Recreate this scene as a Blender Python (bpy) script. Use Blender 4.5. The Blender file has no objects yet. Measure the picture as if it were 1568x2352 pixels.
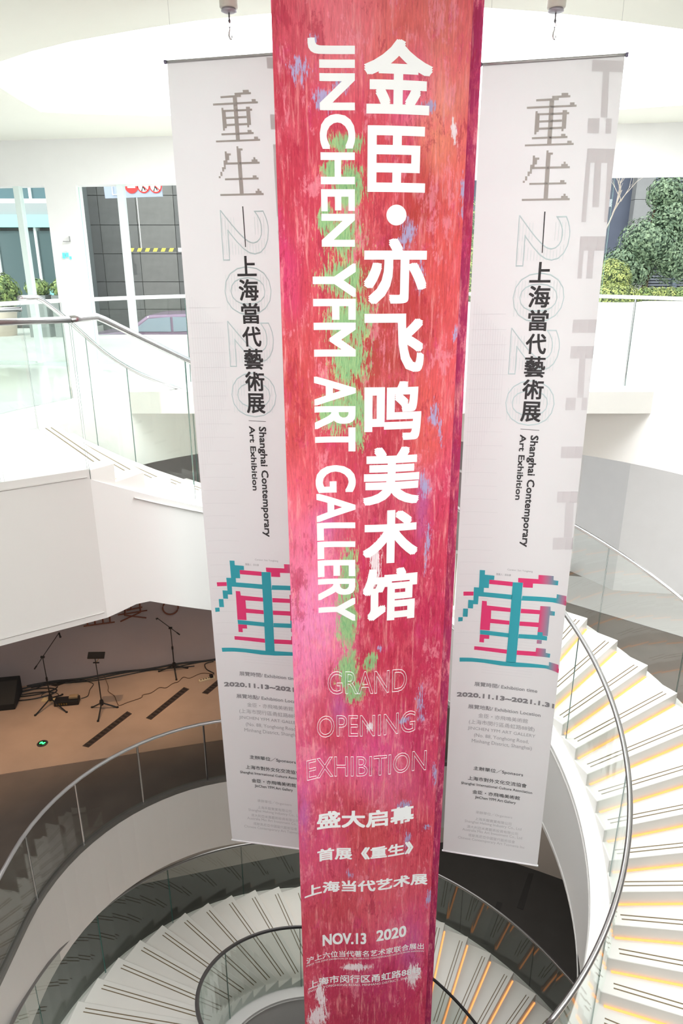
import bpy, bmesh, math, random
import numpy as np
from mathutils import Vector, Matrix
from mathutils.geometry import tessellate_polygon
random.seed(7); rng = np.random.default_rng(7)
SC = bpy.context.scene; COL = SC.collection

# ---------------------------------------------------------------- camera
cd = bpy.data.cameras.new('camera'); cam = bpy.data.objects.new('camera', cd); COL.objects.link(cam)
cam.location = (0, 0, 1.5); cam.rotation_euler = (math.pi/2 - 0.338, 0, 0)
cd.sensor_fit = 'VERTICAL'; cd.sensor_height = 36.0; cd.lens = 36.0*1610.3/2352.0; cd.clip_start = 0.05; cd.clip_end = 300
SC.camera = cam
# ---------------------------------------------------------------- sky, sun, exposure
SC.view_settings.view_transform = 'Standard'; SC.view_settings.look = 'None'; SC.view_settings.gamma = 1.0
SC.view_settings.use_curve_mapping = False; SC.view_settings.exposure = 0.55
W = bpy.data.worlds.new('sky'); SC.world = W; W.use_nodes = True
wn = W.node_tree.nodes; wl = W.node_tree.links
bg = wn['Background']; bg.inputs['Color'].default_value = (0.93, 0.97, 1.0, 1); bg.inputs['Strength'].default_value = 1.6
sl = bpy.data.lights.new('sun', 'SUN'); sl.energy = 1.6; sl.angle = math.radians(0.6); sl.color = (1.0, 0.97, 0.92)
sun = bpy.data.objects.new('sun', sl); COL.objects.link(sun)
sun.rotation_euler = Vector((0.55, 0.62, -0.56)).to_track_quat('-Z', 'Y').to_euler()
def area(name, loc, rot, sx, sy, power, color=(1, 1, 1)):
    l = bpy.data.lights.new(name, 'AREA'); l.shape = 'RECTANGLE'; l.size = sx; l.size_y = sy; l.energy = power; l.color = color
    o = bpy.data.objects.new(name, l); COL.objects.link(o); o.location = loc; o.rotation_euler = rot; return o
# unseen fill lights, added to brighten the hall and the two lower floors
area('hall_fill_light', (0.5, -1.2, 3.1), (0, 0, 0), 8, 2.6, 420, (1, 0.99, 0.98))
area('skylight_daylight', (0.2, 7.8, 4.95), (0, 0, 0), 7.6, 3.8, 800, (0.97, 0.985, 1.0))
area('basement_fill_light', (7.6, 9.0, -0.8), (0, 0, 0), 3, 5, 420)
area('lower_fill_light', (1.5, 11.0, -7.05), (0, 0, 0), 7, 2.4, 80, (1, .98, .95))
area('lower_fill_light', (-5.0, 6.0, -7.05), (0, 0, 0), 1.6, 6, 50, (1, .98, .95))
for (x, y, tx, ty, e) in ((-5.6, 8.6, -5.3, 9.4, 210), (-4.3, 9.3, -3.9, 10.1, 210), (-2.7, 9.9, -2.5, 10.6, 210), (-6.6, 8.0, -6.2, 8.7, 160)):
    l = bpy.data.lights.new('stage_spot', 'SPOT'); l.energy = e; l.color = (1.0, 0.66, 0.40); l.spot_size = math.radians(46); l.spot_blend = 0.9; l.shadow_soft_size = 0.05
    o = bpy.data.objects.new('stage_spot', l); COL.objects.link(o); o.location = (x, y, -1.1)
    o.rotation_euler = (Vector((tx, ty, -5.74)) - o.location).to_track_quat('-Z', 'Y').to_euler()
try:
    SC.cycles.use_denoising = True; SC.cycles.max_bounces = 8; SC.cycles.transparent_max_bounces = 16
    SC.cycles.sample_clamp_indirect = 6.0; SC.cycles.caustics_reflective = False; SC.cycles.caustics_refractive = False
except Exception: pass

# ---------------------------------------------------------------- helpers
def tag(o, label=None, cat=None, group=None, kind=None):
    if label: o['label'] = label
    if cat: o['category'] = cat
    if group: o['group'] = group
    if kind: o['kind'] = kind
    return o
def lin(c): return tuple(((v/255.0)/12.92 if v/255.0 <= 0.04045 else ((v/255.0+0.055)/1.055)**2.4) for v in c)
MATS = {}
def mat(name, rgb, rough=0.6, metal=0.0, noise=0.0, scale=20.0, bump=0.0, emit=None, spec=0.5, coat=0.0):
    if name in MATS: return MATS[name]
    m = bpy.data.materials.new(name); m.use_nodes = True; nt = m.node_tree; b = nt.nodes['Principled BSDF']
    c = lin(rgb); b.inputs['Base Color'].default_value = (*c, 1); b.inputs['Roughness'].default_value = rough; b.inputs['Metallic'].default_value = metal
    b.inputs['Specular IOR Level'].default_value = spec; b.inputs['Coat Weight'].default_value = coat
    if noise or bump:
        tc = nt.nodes.new('ShaderNodeTexCoord'); n = nt.nodes.new('ShaderNodeTexNoise'); n.inputs['Scale'].default_value = scale; n.inputs['Detail'].default_value = 5
        nt.links.new(tc.outputs['Object'], n.inputs['Vector'])
        if noise:
            r = nt.nodes.new('ShaderNodeMapRange'); r.inputs[1].default_value = 0.3; r.inputs[2].default_value = 0.7; r.inputs[3].default_value = 1-noise; r.inputs[4].default_value = 1+noise*0.6
            nt.links.new(n.outputs['Fac'], r.inputs[0])
            mx = nt.nodes.new('ShaderNodeVectorMath'); mx.operation = 'SCALE'; mx.inputs[0].default_value = c
            nt.links.new(r.outputs[0], mx.inputs['Scale']); nt.links.new(mx.outputs[0], b.inputs['Base Color'])
        if bump:
            bp = nt.nodes.new('ShaderNodeBump'); bp.inputs['Strength'].default_value = bump; bp.inputs['Distance'].default_value = 0.01
            nt.links.new(n.outputs['Fac'], bp.inputs['Height']); nt.links.new(bp.outputs[0], b.inputs['Normal'])
    if emit:
        b.inputs['Emission Color'].default_value = (*lin(emit[0]), 1); b.inputs['Emission Strength'].default_value = emit[1]
    MATS[name] = m; return m
def glass_mat(name, tint, strength=1.0, rough=0.0):
    if name in MATS: return MATS[name]
    m = bpy.data.materials.new(name); m.use_nodes = True; nt = m.node_tree; nt.nodes.clear()
    out = nt.nodes.new('ShaderNodeOutputMaterial'); tr = nt.nodes.new('ShaderNodeBsdfTransparent'); gl = nt.nodes.new('ShaderNodeBsdfGlossy')
    fr = nt.nodes.new('ShaderNodeLayerWeight'); mx = nt.nodes.new('ShaderNodeMixShader'); pw = nt.nodes.new('ShaderNodeMath'); pw.operation = 'POWER'; pw.inputs[1].default_value = 4.5
    ml = nt.nodes.new('ShaderNodeMath'); ml.operation = 'MULTIPLY_ADD'; ml.inputs[2].default_value = .03*strength
    tr.inputs[0].default_value = (*tint, 1); gl.inputs['Color'].default_value = (0.95, 1, 0.98, 1); gl.inputs['Roughness'].default_value = rough
    fr.inputs[0].default_value = 0.5; ml.inputs[1].default_value = .75
    nt.links.new(fr.outputs['Facing'], pw.inputs[0]); nt.links.new(pw.outputs[0], ml.inputs[0]); nt.links.new(ml.outputs[0], mx.inputs[0]); nt.links.new(tr.outputs[0], mx.inputs[1]); nt.links.new(gl.outputs[0], mx.inputs[2]); nt.links.new(mx.outputs[0], out.inputs[0])
    MATS[name] = m; return m
def link(name, me, m=None, parent=None, loc=None, smooth=False):
    o = bpy.data.objects.new(name, me); COL.objects.link(o)
    if m is not None:
        for mm in (m if isinstance(m, (list, tuple)) else [m]): me.materials.append(mm)
    if parent is not None: o.parent = parent
    if loc is not None: o.location = loc
    if smooth:
        for p in me.polygons: p.use_smooth = True
    return o
def mesh(name, v, f, m=None, parent=None, loc=None, smooth=False, mi=None):
    me = bpy.data.meshes.new(name); me.from_pydata([tuple(map(float, p)) for p in v], [], f); me.update()
    if mi is not None: me.polygons.foreach_set('material_index', mi)
    return link(name, me, m, parent, loc, smooth)
def empty(name, loc=(0, 0, 0), rz=0):
    o = bpy.data.objects.new(name, None); COL.objects.link(o); o.location = loc; o.rotation_euler = (0, 0, rz); o.empty_display_size = .2; return o
class MB:
    def __init__(s): s.v = []; s.f = []; s.mi = []
    def add(s, v, f, m=0):
        k = len(s.v); s.v += [tuple(p) for p in v]; s.f += [tuple(i+k for i in q) for q in f]; s.mi += [m]*len(f); return s
    def box(s, x0, x1, y0, y1, z0, z1, m=0):
        return s.add([(x0,y0,z0),(x1,y0,z0),(x1,y1,z0),(x0,y1,z0),(x0,y0,z1),(x1,y0,z1),(x1,y1,z1),(x0,y1,z1)], [(0,3,2,1),(4,5,6,7),(0,1,5,4),(1,2,6,5),(2,3,7,6),(3,0,4,7)], m)
    def prism(s, pts, z0, z1, m=0, ms=None, tri=False):   # pts counter-clockwise
        n = len(pts); ms = m if ms is None else ms
        v = [(p[0], p[1], z0) for p in pts] + [(p[0], p[1], z1) for p in pts]
        if tri:
            t = tessellate_polygon([[Vector((p[0], p[1], 0)) for p in pts]])
            s.add(v, [tuple(n+i for i in q) for q in t] + [tuple(q[::-1]) for q in t], m)
            k = len(s.v)-2*n; s.f += [(k+i, k+(i+1) % n, k+n+(i+1) % n, k+n+i) for i in range(n)]; s.mi += [ms]*n
        else:
            s.add(v, [tuple(range(n, 2*n)), tuple(range(n-1, -1, -1))], m)
            k = len(s.v)-2*n; s.f += [(k+i, k+(i+1) % n, k+n+(i+1) % n, k+n+i) for i in range(n)]; s.mi += [ms]*n
        return s
    def tube(s, pts, r, n=8, m=0, cap=True):
        pts = [Vector(p) for p in pts]; rr = r if isinstance(r, (list, tuple)) else [r]*len(pts); k = len(s.v); up = Vector((0, 0, 1))
        for i, p in enumerate(pts):
            d = (pts[min(i+1, len(pts)-1)] - pts[max(i-1, 0)]); d = d.normalized() if d.length > 1e-9 else Vector((0, 0, 1))
            a = d.cross(up if abs(d.z) < .95 else Vector((1, 0, 0))).normalized(); b = a.cross(d)
            for j in range(n):
                t = 2*math.pi*j/n; q = p + (a*math.cos(t) + b*math.sin(t))*rr[i]; s.v.append(tuple(q))
        for i in range(len(pts)-1):
            for j in range(n):
                s.f.append((k+i*n+j, k+i*n+(j+1) % n, k+(i+1)*n+(j+1) % n, k+(i+1)*n+j)); s.mi.append(m)
        if cap:
            s.f.append(tuple(k+j for j in range(n-1, -1, -1))); s.f.append(tuple(k+(len(pts)-1)*n+j for j in range(n))); s.mi += [m, m]
        return s
    def lathe(s, prof, c=(0, 0, 0), n=20, m=0):
        k = len(s.v)
        for (r, z) in prof:
            for j in range(n):
                t = 2*math.pi*j/n; s.v.append((c[0]+r*math.cos(t), c[1]+r*math.sin(t), c[2]+z))
        for i in range(len(prof)-1):
            for j in range(n):
                s.f.append((k+i*n+j, k+i*n+(j+1) % n, k+(i+1)*n+(j+1) % n, k+(i+1)*n+j)); s.mi.append(m)
        return s
    def build(s, name, m, parent=None, loc=None, smooth=False):
        return mesh(name, s.v, s.f, m, parent, loc, smooth, s.mi)
def bevel(o, w=0.01, seg=2):
    md = o.modifiers.new('bevel', 'BEVEL'); md.width = w; md.segments = seg; md.limit_method = 'ANGLE'; return o
# ---------------------------------------------------------------- materials
white = mat('white_paint', (244, 244, 243), 0.55, noise=.015, scale=3)
whiteg = mat('white_gloss_stone', (240, 240, 238), 0.18, noise=.02, scale=2, spec=.5)
ceilm = mat('ceiling_paint', (236, 236, 226), 0.8, noise=.01, scale=2)
stairw = mat('stair_white', (232, 231, 226), 0.28, noise=.012, scale=4)
beamw = mat('stringer_white', (226, 225, 222), 0.4)
steel = mat('brushed_steel', (200, 200, 202), 0.25, 1.0)
dsteel = mat('dark_steel', (120, 120, 124), 0.35, 0.9)
black = mat('black_plastic', (22, 22, 24), 0.45)
gold = mat('grip_brown', (120, 104, 78), 0.5)
orange = mat('led_orange', (255, 170, 90), 0.5, emit=((255, 168, 100), 0.85))
glass = glass_mat('clear_glass', (0.97, 0.985, 0.975), 1.0)
edge = mat('glass_edge_green', (70, 120, 112), 0.2, spec=.8)
glass2 = glass_mat('grey_glass', (0.86, 0.885, 0.865), 1.6)
facg = glass_mat('facade_glass', (0.96, 0.985, 0.98), 1.0)
facedge = mat('facade_edge_teal', (170, 232, 218), 0.2)
TITLE=[[[0.3628,-0.2194],[0.4657,-0.2192],[0.4668,-0.2327],[0.3639,-0.232]],[[0.4637,-0.2048],[0.5795,-0.2064],[0.5801,-0.2189],[0.4649,-0.2183]],[[0.5221,-0.191],[0.5647,-0.1923],[0.566,-0.2067],[0.5235,-0.2057]],[[0.4648,-0.2176],[0.5076,-0.2186],[0.5078,-0.232],[0.4643,-0.2314]],[[0.4499,-0.2316],[0.4791,-0.2318],[0.4838,-0.4895],[0.4558,-0.4893]],[[0.3061,-0.2607],[0.6239,-0.2632],[0.6251,-0.2758],[0.3071,-0.2734]],[[0.5812,-0.2485],[0.6101,-0.2494],[0.6107,-0.2631],[0.5825,-0.2626]],[[0.3647,-0.2898],[0.3779,-0.2898],[0.3783,-0.3028],[0.3929,-0.3035],[0.3958,-0.4019],[0.395,-0.4141],[0.3803,-0.4141],[0.3801,-0.4286],[0.3671,-0.4281]],[[0.3783,-0.3028],[0.5394,-0.305],[0.54,-0.318],[0.3793,-0.3152]],[[0.3929,-0.3458],[0.5391,-0.3464],[0.54,-0.3597],[0.394,-0.3586]],[[0.3947,-0.3884],[0.542,-0.3891],[0.5426,-0.4025],[0.3958,-0.4019]],[[0.5385,-0.2914],[0.5666,-0.2922],[0.5671,-0.3048],[0.5814,-0.3049],[0.5819,-0.3171],[0.5673,-0.3174],[0.5694,-0.4021],[0.5543,-0.4024],[0.5545,-0.4164],[0.5417,-0.4159],[0.542,-0.3891]],[[0.3529,-0.4443],[0.5835,-0.4459],[0.5847,-0.4588],[0.3539,-0.4567]],[[0.5411,-0.4319],[0.5695,-0.4325],[0.5704,-0.446],[0.5424,-0.4457]],[[0.31,-0.4865],[0.6279,-0.4895],[0.6284,-0.5018],[0.3109,-0.4983]],[[0.5854,-0.4742],[0.6131,-0.4754],[0.6141,-0.4896],[0.5868,-0.4891]],[[0.4557,-0.5284],[0.469,-0.5285],[0.4695,-0.5419],[0.499,-0.5431],[0.4987,-0.5561],[0.4847,-0.5556],[0.4898,-0.8279],[0.4612,-0.8279]],[[0.3685,-0.5562],[0.3827,-0.5567],[0.383,-0.5692],[0.4121,-0.5703],[0.4117,-0.5831],[0.3983,-0.5833],[0.3988,-0.6114],[0.3843,-0.6119],[0.3847,-0.6261],[0.3695,-0.6402],[0.3696,-0.6686],[0.3563,-0.6675],[0.3555,-0.6125],[0.3698,-0.6124]],[[0.3413,-0.6543],[0.3564,-0.6548],[0.3564,-0.6825],[0.3424,-0.6821]],[[0.3271,-0.6833],[0.3414,-0.6837],[0.342,-0.7103],[0.328,-0.7099]],[[0.3137,-0.7108],[0.3274,-0.7112],[0.3273,-0.724],[0.314,-0.7236]],[[0.3684,-0.6263],[0.6164,-0.6299],[0.617,-0.643],[0.3695,-0.6402]],[[0.5592,-0.6147],[0.6015,-0.6155],[0.6029,-0.6297],[0.5598,-0.6288]],[[0.5733,-0.6011],[0.5866,-0.6015],[0.5879,-0.6154],[0.5747,-0.6152]],[[0.3579,-0.7256],[0.6031,-0.7286],[0.6035,-0.7413],[0.359,-0.7387]],[[0.5613,-0.714],[0.5895,-0.7149],[0.5901,-0.7289],[0.562,-0.729]],[[0.3154,-0.8252],[0.6346,-0.8284],[0.6352,-0.842],[0.3164,-0.8382]],[[0.5767,-0.8133],[0.6199,-0.8145],[0.6213,-0.8287],[0.5774,-0.8282]],[[0.591,-0.7996],[0.6052,-0.8],[0.6058,-0.8145],[0.5923,-0.8141]]]
TEAL=[[[[0.1871,-3.6466],[0.2298,-3.6466],[0.2304,-3.6874],[0.3087,-3.69],[0.3086,-3.7276],[0.2696,-3.7295],[0.2693,-3.8065],[0.23,-3.8069],[0.2304,-3.8471],[0.4637,-3.8505],[0.4643,-3.8934],[0.1907,-3.8875],[0.1893,-3.9633],[0.1501,-3.9642],[0.1498,-4.0052],[0.1085,-4.0039],[0.1077,-3.9256],[0.15,-3.9276],[0.1479,-3.8064],[0.1893,-3.807]],None],[[[0.0694,-4.0071],[0.1088,-4.0089],[0.1095,-4.0857],[0.0694,-4.084]],None],[[[0.0328,-4.0889],[0.0697,-4.0897],[0.0696,-4.127],[0.0335,-4.1305]],None],[[[0.4599,-3.7357],[0.5398,-3.7323],[0.5406,-4.0943],[0.5388,-4.4887],[0.456,-4.4938],[0.4599,-4.103]],None],[[[0.5464,-3.8521],[0.8159,-3.838],[0.8157,-3.8021],[0.889,-3.8031],[0.8902,-3.8413],[0.9171,-3.8437],[0.9184,-3.8887],[0.7904,-3.8804],[0.5399,-3.8949]],[0.817,0.9098]],[[[0.2196,-4.2051],[0.4593,-4.2116],[0.462,-4.2509],[0.2219,-4.2462]],None],[[[0.5429,-4.2101],[0.6945,-4.2018],[0.694,-4.172],[0.7343,-4.1687],[0.737,-4.2002],[0.7733,-4.2009],[0.7748,-4.2397],[0.5403,-4.2499]],None],[[[0.0611,-4.4843],[0.1647,-4.4825],[0.457,-4.4892],[0.5386,-4.4851],[0.8105,-4.4747],[0.8086,-4.4379],[0.8844,-4.4459],[0.8876,-4.4812],[0.9126,-4.4832],[0.9123,-4.5257],[0.79,-4.5059],[0.543,-4.529],[0.4167,-4.5314],[0.263,-4.5221],[0.1667,-4.5212],[0.063,-4.5247]],[0.7992,0.8985]]]
PINK=[[[[0.2696,-3.7295],[0.4616,-3.7342],[0.4612,-3.7724],[0.2701,-3.7685]],None],[[[0.5008,-3.6932],[0.6606,-3.6892],[0.6599,-3.651],[0.7769,-3.6461],[0.7789,-3.6825],[0.8167,-3.6828],[0.8162,-3.7231],[0.6213,-3.7325],[0.622,-3.7712],[0.5441,-3.7742],[0.543,-3.7348],[0.5024,-3.7317]],[0.6785,0.8058]],[[[0.0637,-3.8497],[0.147,-3.8481],[0.1471,-3.8844],[0.0655,-3.8874]],None],[[[0.2215,-3.9287],[0.26,-3.929],[0.2636,-3.9687],[0.4602,-3.9746],[0.4603,-4.0111],[0.3022,-4.0117],[0.3039,-4.0909],[0.4575,-4.0947],[0.4588,-4.1315],[0.3007,-4.1312],[0.3012,-4.2016],[0.2195,-4.2029]],None],[[[0.5443,-3.9716],[0.6966,-3.9673],[0.6964,-3.9292],[0.7763,-3.9226],[0.7797,-3.9614],[0.814,-3.9618],[0.8155,-3.9995],[0.7762,-4.0036],[0.7771,-4.1966],[0.737,-4.2002],[0.7344,-4.1701],[0.694,-4.172],[0.6963,-4.1263],[0.542,-4.131],[0.5422,-4.0913],[0.6953,-4.0841],[0.6967,-4.0055],[0.5437,-4.0122]],[0.6895,0.807]],[[[0.222,-4.2483],[0.3003,-4.248],[0.3012,-4.2842],[0.259,-4.2864],[0.2592,-4.3236],[0.2211,-4.3228]],None],[[[0.6952,-4.2475],[0.7345,-4.2441],[0.7344,-4.2792],[0.6955,-4.2819]],[0.6528,0.7731]],[[[0.1809,-4.3665],[0.4553,-4.3716],[0.4561,-4.4104],[0.1809,-4.4012]],None],[[[0.539,-4.369],[0.694,-4.3616],[0.6952,-4.3237],[0.7731,-4.3203],[0.7751,-4.3582],[0.8121,-4.3595],[0.8112,-4.3974],[0.5383,-4.4115]],[0.6911,0.8052]]]
FAINT=[[[0.6985,-0.0113],[0.8904,-0.0309],[0.8925,-0.095],[0.6998,-0.0761]],[[0.7685,-0.0815],[0.8083,-0.0852],[0.8242,-0.3498],[0.7838,-0.3466]],[[0.7056,-0.3467],[0.7778,-0.3514],[0.7817,-0.4402],[0.7092,-0.4359]],[[0.8182,-0.3544],[0.8539,-0.3575],[0.8582,-0.4459],[0.8224,-0.443]],[[0.7184,-0.5264],[0.8948,-0.538],[0.8987,-0.6229],[0.7215,-0.6123]],[[0.7181,-0.6121],[0.7475,-0.6135],[0.7556,-0.9838],[0.7254,-0.983]],[[0.7745,-0.6149],[0.8169,-0.6172],[0.8302,-0.8908],[0.7872,-0.8892]],[[0.8554,-0.6197],[0.8934,-0.6225],[0.9113,-0.9888],[0.8727,-0.9873]],[[0.7275,-1.0744],[0.9099,-1.0787],[0.9141,-1.1699],[0.7307,-1.1669]],[[0.7307,-1.1669],[0.7601,-1.1673],[0.7645,-1.3531],[0.7348,-1.353]],[[0.7892,-1.1678],[0.8296,-1.1684],[0.8347,-1.3532],[0.7939,-1.3531]],[[0.7341,-1.6323],[0.9114,-1.6283],[0.9139,-1.7202],[0.7357,-1.7256]],[[0.7373,-1.82],[0.9188,-1.8129],[0.9208,-1.9006],[0.7384,-1.9092]],[[0.8033,-1.9069],[0.8455,-1.905],[0.859,-2.189],[0.8162,-2.192]],[[0.7378,-2.1964],[0.8064,-2.1927],[0.8103,-2.2856],[0.7414,-2.2898]],[[0.8493,-2.1897],[0.8855,-2.1867],[0.8898,-2.2788],[0.8534,-2.2822]],[[0.7402,-2.5705],[0.8973,-2.555],[0.9011,-2.6444],[0.7433,-2.6613]],[[0.7426,-2.9304],[0.9091,-2.9085],[0.9126,-2.9972],[0.7453,-3.0209]],[[0.8134,-3.0132],[0.8711,-3.0047],[0.8825,-3.2914],[0.824,-3.3019]],[[0.7446,-3.3173],[0.9236,-3.2868],[0.9279,-3.3868],[0.7481,-3.4196]]]
VC=[["上",0.407,0.5544,-1.379,-1.2391],["海",0.4112,0.5622,-1.5514,-1.3986],["當",0.4194,0.5631,-1.716,-1.5662],["代",0.4165,0.5638,-1.8822,-1.7347],["藝",0.4194,0.5697,-2.0532,-1.8963],["術",0.4174,0.572,-2.2179,-2.0678],["展",0.4179,0.5678,-2.389,-2.2329]]
VL=[[0.4732,-0.9102],[0.4809,-0.9104],[0.4847,-1.1796],[0.4781,-1.1795]]
DIV=[[0.4265,-2.4451],[0.5659,-2.4497],[0.5663,-2.4548],[0.4269,-2.4502]]
ROT=[["Shanghai Contemporary",0.5077,0.5681,-3.4155,-2.4933],["Art Exhibition",0.4269,0.4763,-3.0195,-2.4901]]
HT=[["展覽時間/ Exhibition time",0.2011,0.7381,-4.7637,-4.7183,1],["2020.11.13~2021.1.31",0.0542,0.8857,-4.882,-4.8329,2],["展覽地點/ Exhibition Location",0.159,0.7851,-5.0012,-4.9547,1],["金臣・亦飛鳴美術館",0.2526,0.6828,-5.0849,-5.0404,0],["(上海市閔行區甬虹路88號)",0.1741,0.7465,-5.159,-5.1117,0],["JINCHEN YFM ART GALLERY",0.168,0.7585,-5.2211,-5.1882,0],["(No. 88, Yonghong Road,",0.2279,0.7076,-5.2931,-5.255,0],["Minhang District, Shanghai)",0.2096,0.7395,-5.357,-5.3187,0],["主辦單位／Sponsors",0.242,0.6859,-5.6593,-5.6164,3],["上海市對外文化交流協會",0.1969,0.7263,-5.7777,-5.7325,3],["Shanghai International Culture Association",0.1386,0.7801,-5.8339,-5.8042,3],["金臣・亦飛鳴美術館",0.2453,0.6769,-5.9273,-5.8833,3],["JinChen YFM Art Gallery",0.2717,0.6445,-5.9786,-5.9467,3],["承辦單位／Organisers",0.2878,0.6242,-6.1535,-6.1192,4],["上海禾龍實業有限公司",0.287,0.6226,-6.2317,-6.1972,4],["Shanghai Helong Industry Co., Ltd",0.1918,0.7163,-6.2717,-6.2407,4],["澳大利亞米奧藝術投資有限公司",0.2156,0.6891,-6.3362,-6.3013,4],["Australia Mio Art Investment Co., Ltd",0.1747,0.7297,-6.3748,-6.3435,4],["塔斯馬尼亞中國當代藝術協會",0.2338,0.6695,-6.4379,-6.4027,4],["Chinese Contemporary Art Tasmania Inc",0.1374,0.7603,-6.4796,-6.448,4],["Curator: Sun Yongkang",0.4094,0.6109,-3.6329,-3.6169,5],["策展人：孫永康",0.3219,0.441,-3.6843,-3.6641,5]]
BIG=[["金",0.4534,0.8129,2.2411,2.5772],["臣",0.474,0.7895,1.8707,2.1895],["亦",0.4578,0.8139,1.2935,1.6418],["飞",0.4619,0.8133,0.9117,1.244],["鸣",0.4637,0.8087,0.5064,0.8622],["美",0.4576,0.8117,0.0976,0.4685],["术",0.4574,0.8127,-0.2956,0.0648],["馆",0.4589,0.8171,-0.7069,-0.3287]]
DOT=[0.6345,1.7583,0.055]
PROT=[["JINCHEN",0.1705,0.4118,1.5968,2.5779],["YFM",0.1745,0.4145,1.0054,1.5136],["ART",0.1706,0.4149,0.4436,0.8943],["GALLERY",0.1688,0.4154,-0.7017,0.3593]]
OUTL=[["GRAND",0.225,0.7648,-1.2624,-1.0805],["OPENING",0.1464,0.8345,-1.6086,-1.4297],["EXHIBITION",0.0689,0.9257,-1.9487,-1.773]]
SOL=[["盛大启幕",0.1298,0.8501,-2.4111,-2.2528,1],["首展《重生》",0.129,0.8525,-2.7119,-2.5938,1],["上海当代艺术展",0.0275,0.9726,-3.0285,-2.9155,1],["NOV.13",0.1544,0.4996,-3.5732,-3.4525,1],["2020",0.5785,0.8202,-3.5544,-3.4362,1],["沪上六位当代著名艺术家联合展出",0.0258,0.9666,-3.7098,-3.6421,0.4],["ENJOY THE JOINT EXHIBITION OF SIX CELEBRATED CONTEMPORARY ARTISTS FROM SHANGHAI",0.0246,0.9685,-3.7428,-3.7201,0],["上海市闵行区甬虹路88号",0.0344,0.9541,-3.9965,-3.9096,0.5],["(NO. 88 YONGHONG ROAD, MINHANG DISTRICT, SHANGHAI)",0.0329,0.9564,-4.0413,-4.0082,0]]
BLOB=[[0.0749,2.2557,0.099,0.846,200,62,84],[0.0387,1.4324,0.058,0.207,226,70,130],[0.0503,0.8616,0.099,0.438,206,82,80],[0.1038,0.1972,0.132,0.197,236,100,110],[0.0694,-0.1407,0.135,0.329,248,128,160],[0.1257,-0.6688,0.17,0.391,250,150,200],[0.0735,-1.1164,0.145,0.274,250,135,180],[0.1849,-1.4157,0.12,0.325,205,70,90],[0.1022,-1.8347,0.122,0.226,240,110,160],[0.1669,-2.5984,0.162,0.423,225,90,130],[0.2355,-2.2452,0.127,0.16,200,80,90],[0.3333,2.6282,0.262,0.17,236,128,140],[0.5955,2.5937,0.134,0.152,236,120,110],[0.7362,2.3698,0.092,0.159,244,110,160],[0.8405,2.6444,0.111,0.172,222,118,110],[0.8532,2.3353,0.103,0.244,250,160,140],[0.9241,2.5321,0.045,0.156,235,110,120],[0.8624,2.112,0.093,0.126,248,150,125],[0.9413,1.9227,0.082,0.219,240,110,105],[0.6068,1.9594,0.142,0.171,220,80,90],[0.7533,1.8124,0.097,0.199,190,70,62],[0.8865,1.523,0.11,0.331,232,95,92],[0.5468,1.1004,0.229,0.402,190,78,70],[0.6948,1.2431,0.153,0.145,200,66,72],[0.9623,0.9193,0.089,0.392,236,98,104],[0.843,0.635,0.106,0.243,236,106,100],[0.5533,0.5407,0.159,0.162,200,66,84],[0.9917,0.2513,0.081,0.288,225,76,112],[0.6407,0.0672,0.167,0.175,215,84,110],[0.2635,0.2707,0.133,0.254,206,72,92],[0.9277,-0.1862,0.111,0.276,214,66,96],[0.6217,-0.4691,0.202,0.286,205,52,88],[0.8932,-0.8151,0.117,0.477,204,54,96],[0.6626,-1.1589,0.213,0.281,206,60,90],[0.5457,-1.4268,0.153,0.216,222,76,116],[0.5492,-1.7912,0.157,0.227,242,96,160],[0.6783,-2.0351,0.194,0.236,240,120,160],[0.8652,-1.8371,0.126,0.31,206,56,104],[0.5228,-2.4109,0.196,0.289,214,84,90],[0.8247,-2.7118,0.167,0.347,218,80,100],[0.6293,-3.1007,0.207,0.362,236,104,120],[0.2589,-3.1702,0.168,0.363,205,80,88],[0.7749,-3.4977,0.176,0.286,236,92,140],[0.2893,-3.629,0.173,0.336,204,62,98],[0.6421,-4.0375,0.219,0.303,216,66,124],[0.4287,-4.3141,0.254,0.311,190,56,88],[0.8692,-4.4026,0.146,0.317,214,66,104]]
GREEN=[[0.3638,2.1029,0.114,0.062],[0.3746,1.8949,0.105,0.129],[0.3502,1.6568,0.131,0.134],[0.3491,1.4315,0.157,0.116],[0.3726,1.1972,0.161,0.17],[0.3845,0.9782,0.138,0.151],[0.2938,0.6734,0.129,0.131],[0.3969,0.7252,0.103,0.157],[0.4228,0.5419,0.052,0.107],[0.368,-0.4007,0.073,0.282],[0.3527,-0.7147,0.08,0.262],[0.366,-1.0772,0.088,0.206],[0.5125,-1.011,0.053,0.088],[0.4101,-1.2484,0.083,0.105],[0.2447,1.7443,0.047,0.088],[0.2826,1.979,0.069,0.063]]
BLUE=[[0.1912,2.5697,0.039,0.056],[0.1337,2.4246,0.066,0.087],[0.3315,2.3816,0.067,0.049],[0.2526,2.3031,0.067,0.059],[0.8088,2.2838,0.065,0.036],[0.7091,1.6579,0.064,0.135],[0.7776,1.4307,0.04,0.117],[0.9904,1.8794,0.028,0.131],[0.9885,1.1192,0.02,0.074],[0.8819,0.6606,0.037,0.134],[0.9216,0.5265,0.021,0.136],[0.8445,0.1961,0.049,0.115],[0.8668,-0.2148,0.025,0.215],[0.5584,-0.9134,0.029,0.04],[0.8672,-1.3964,0.049,0.181],[0.9965,-1.9911,0.025,0.155],[0.747,-2.2439,0.082,0.056],[0.9499,-2.4713,0.048,0.049],[0.8046,-2.582,0.04,0.127],[0.9901,-3.1548,0.034,0.112],[0.3608,-2.8663,0.033,0.065],[0.7461,-1.505,0.069,0.036]]
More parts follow.
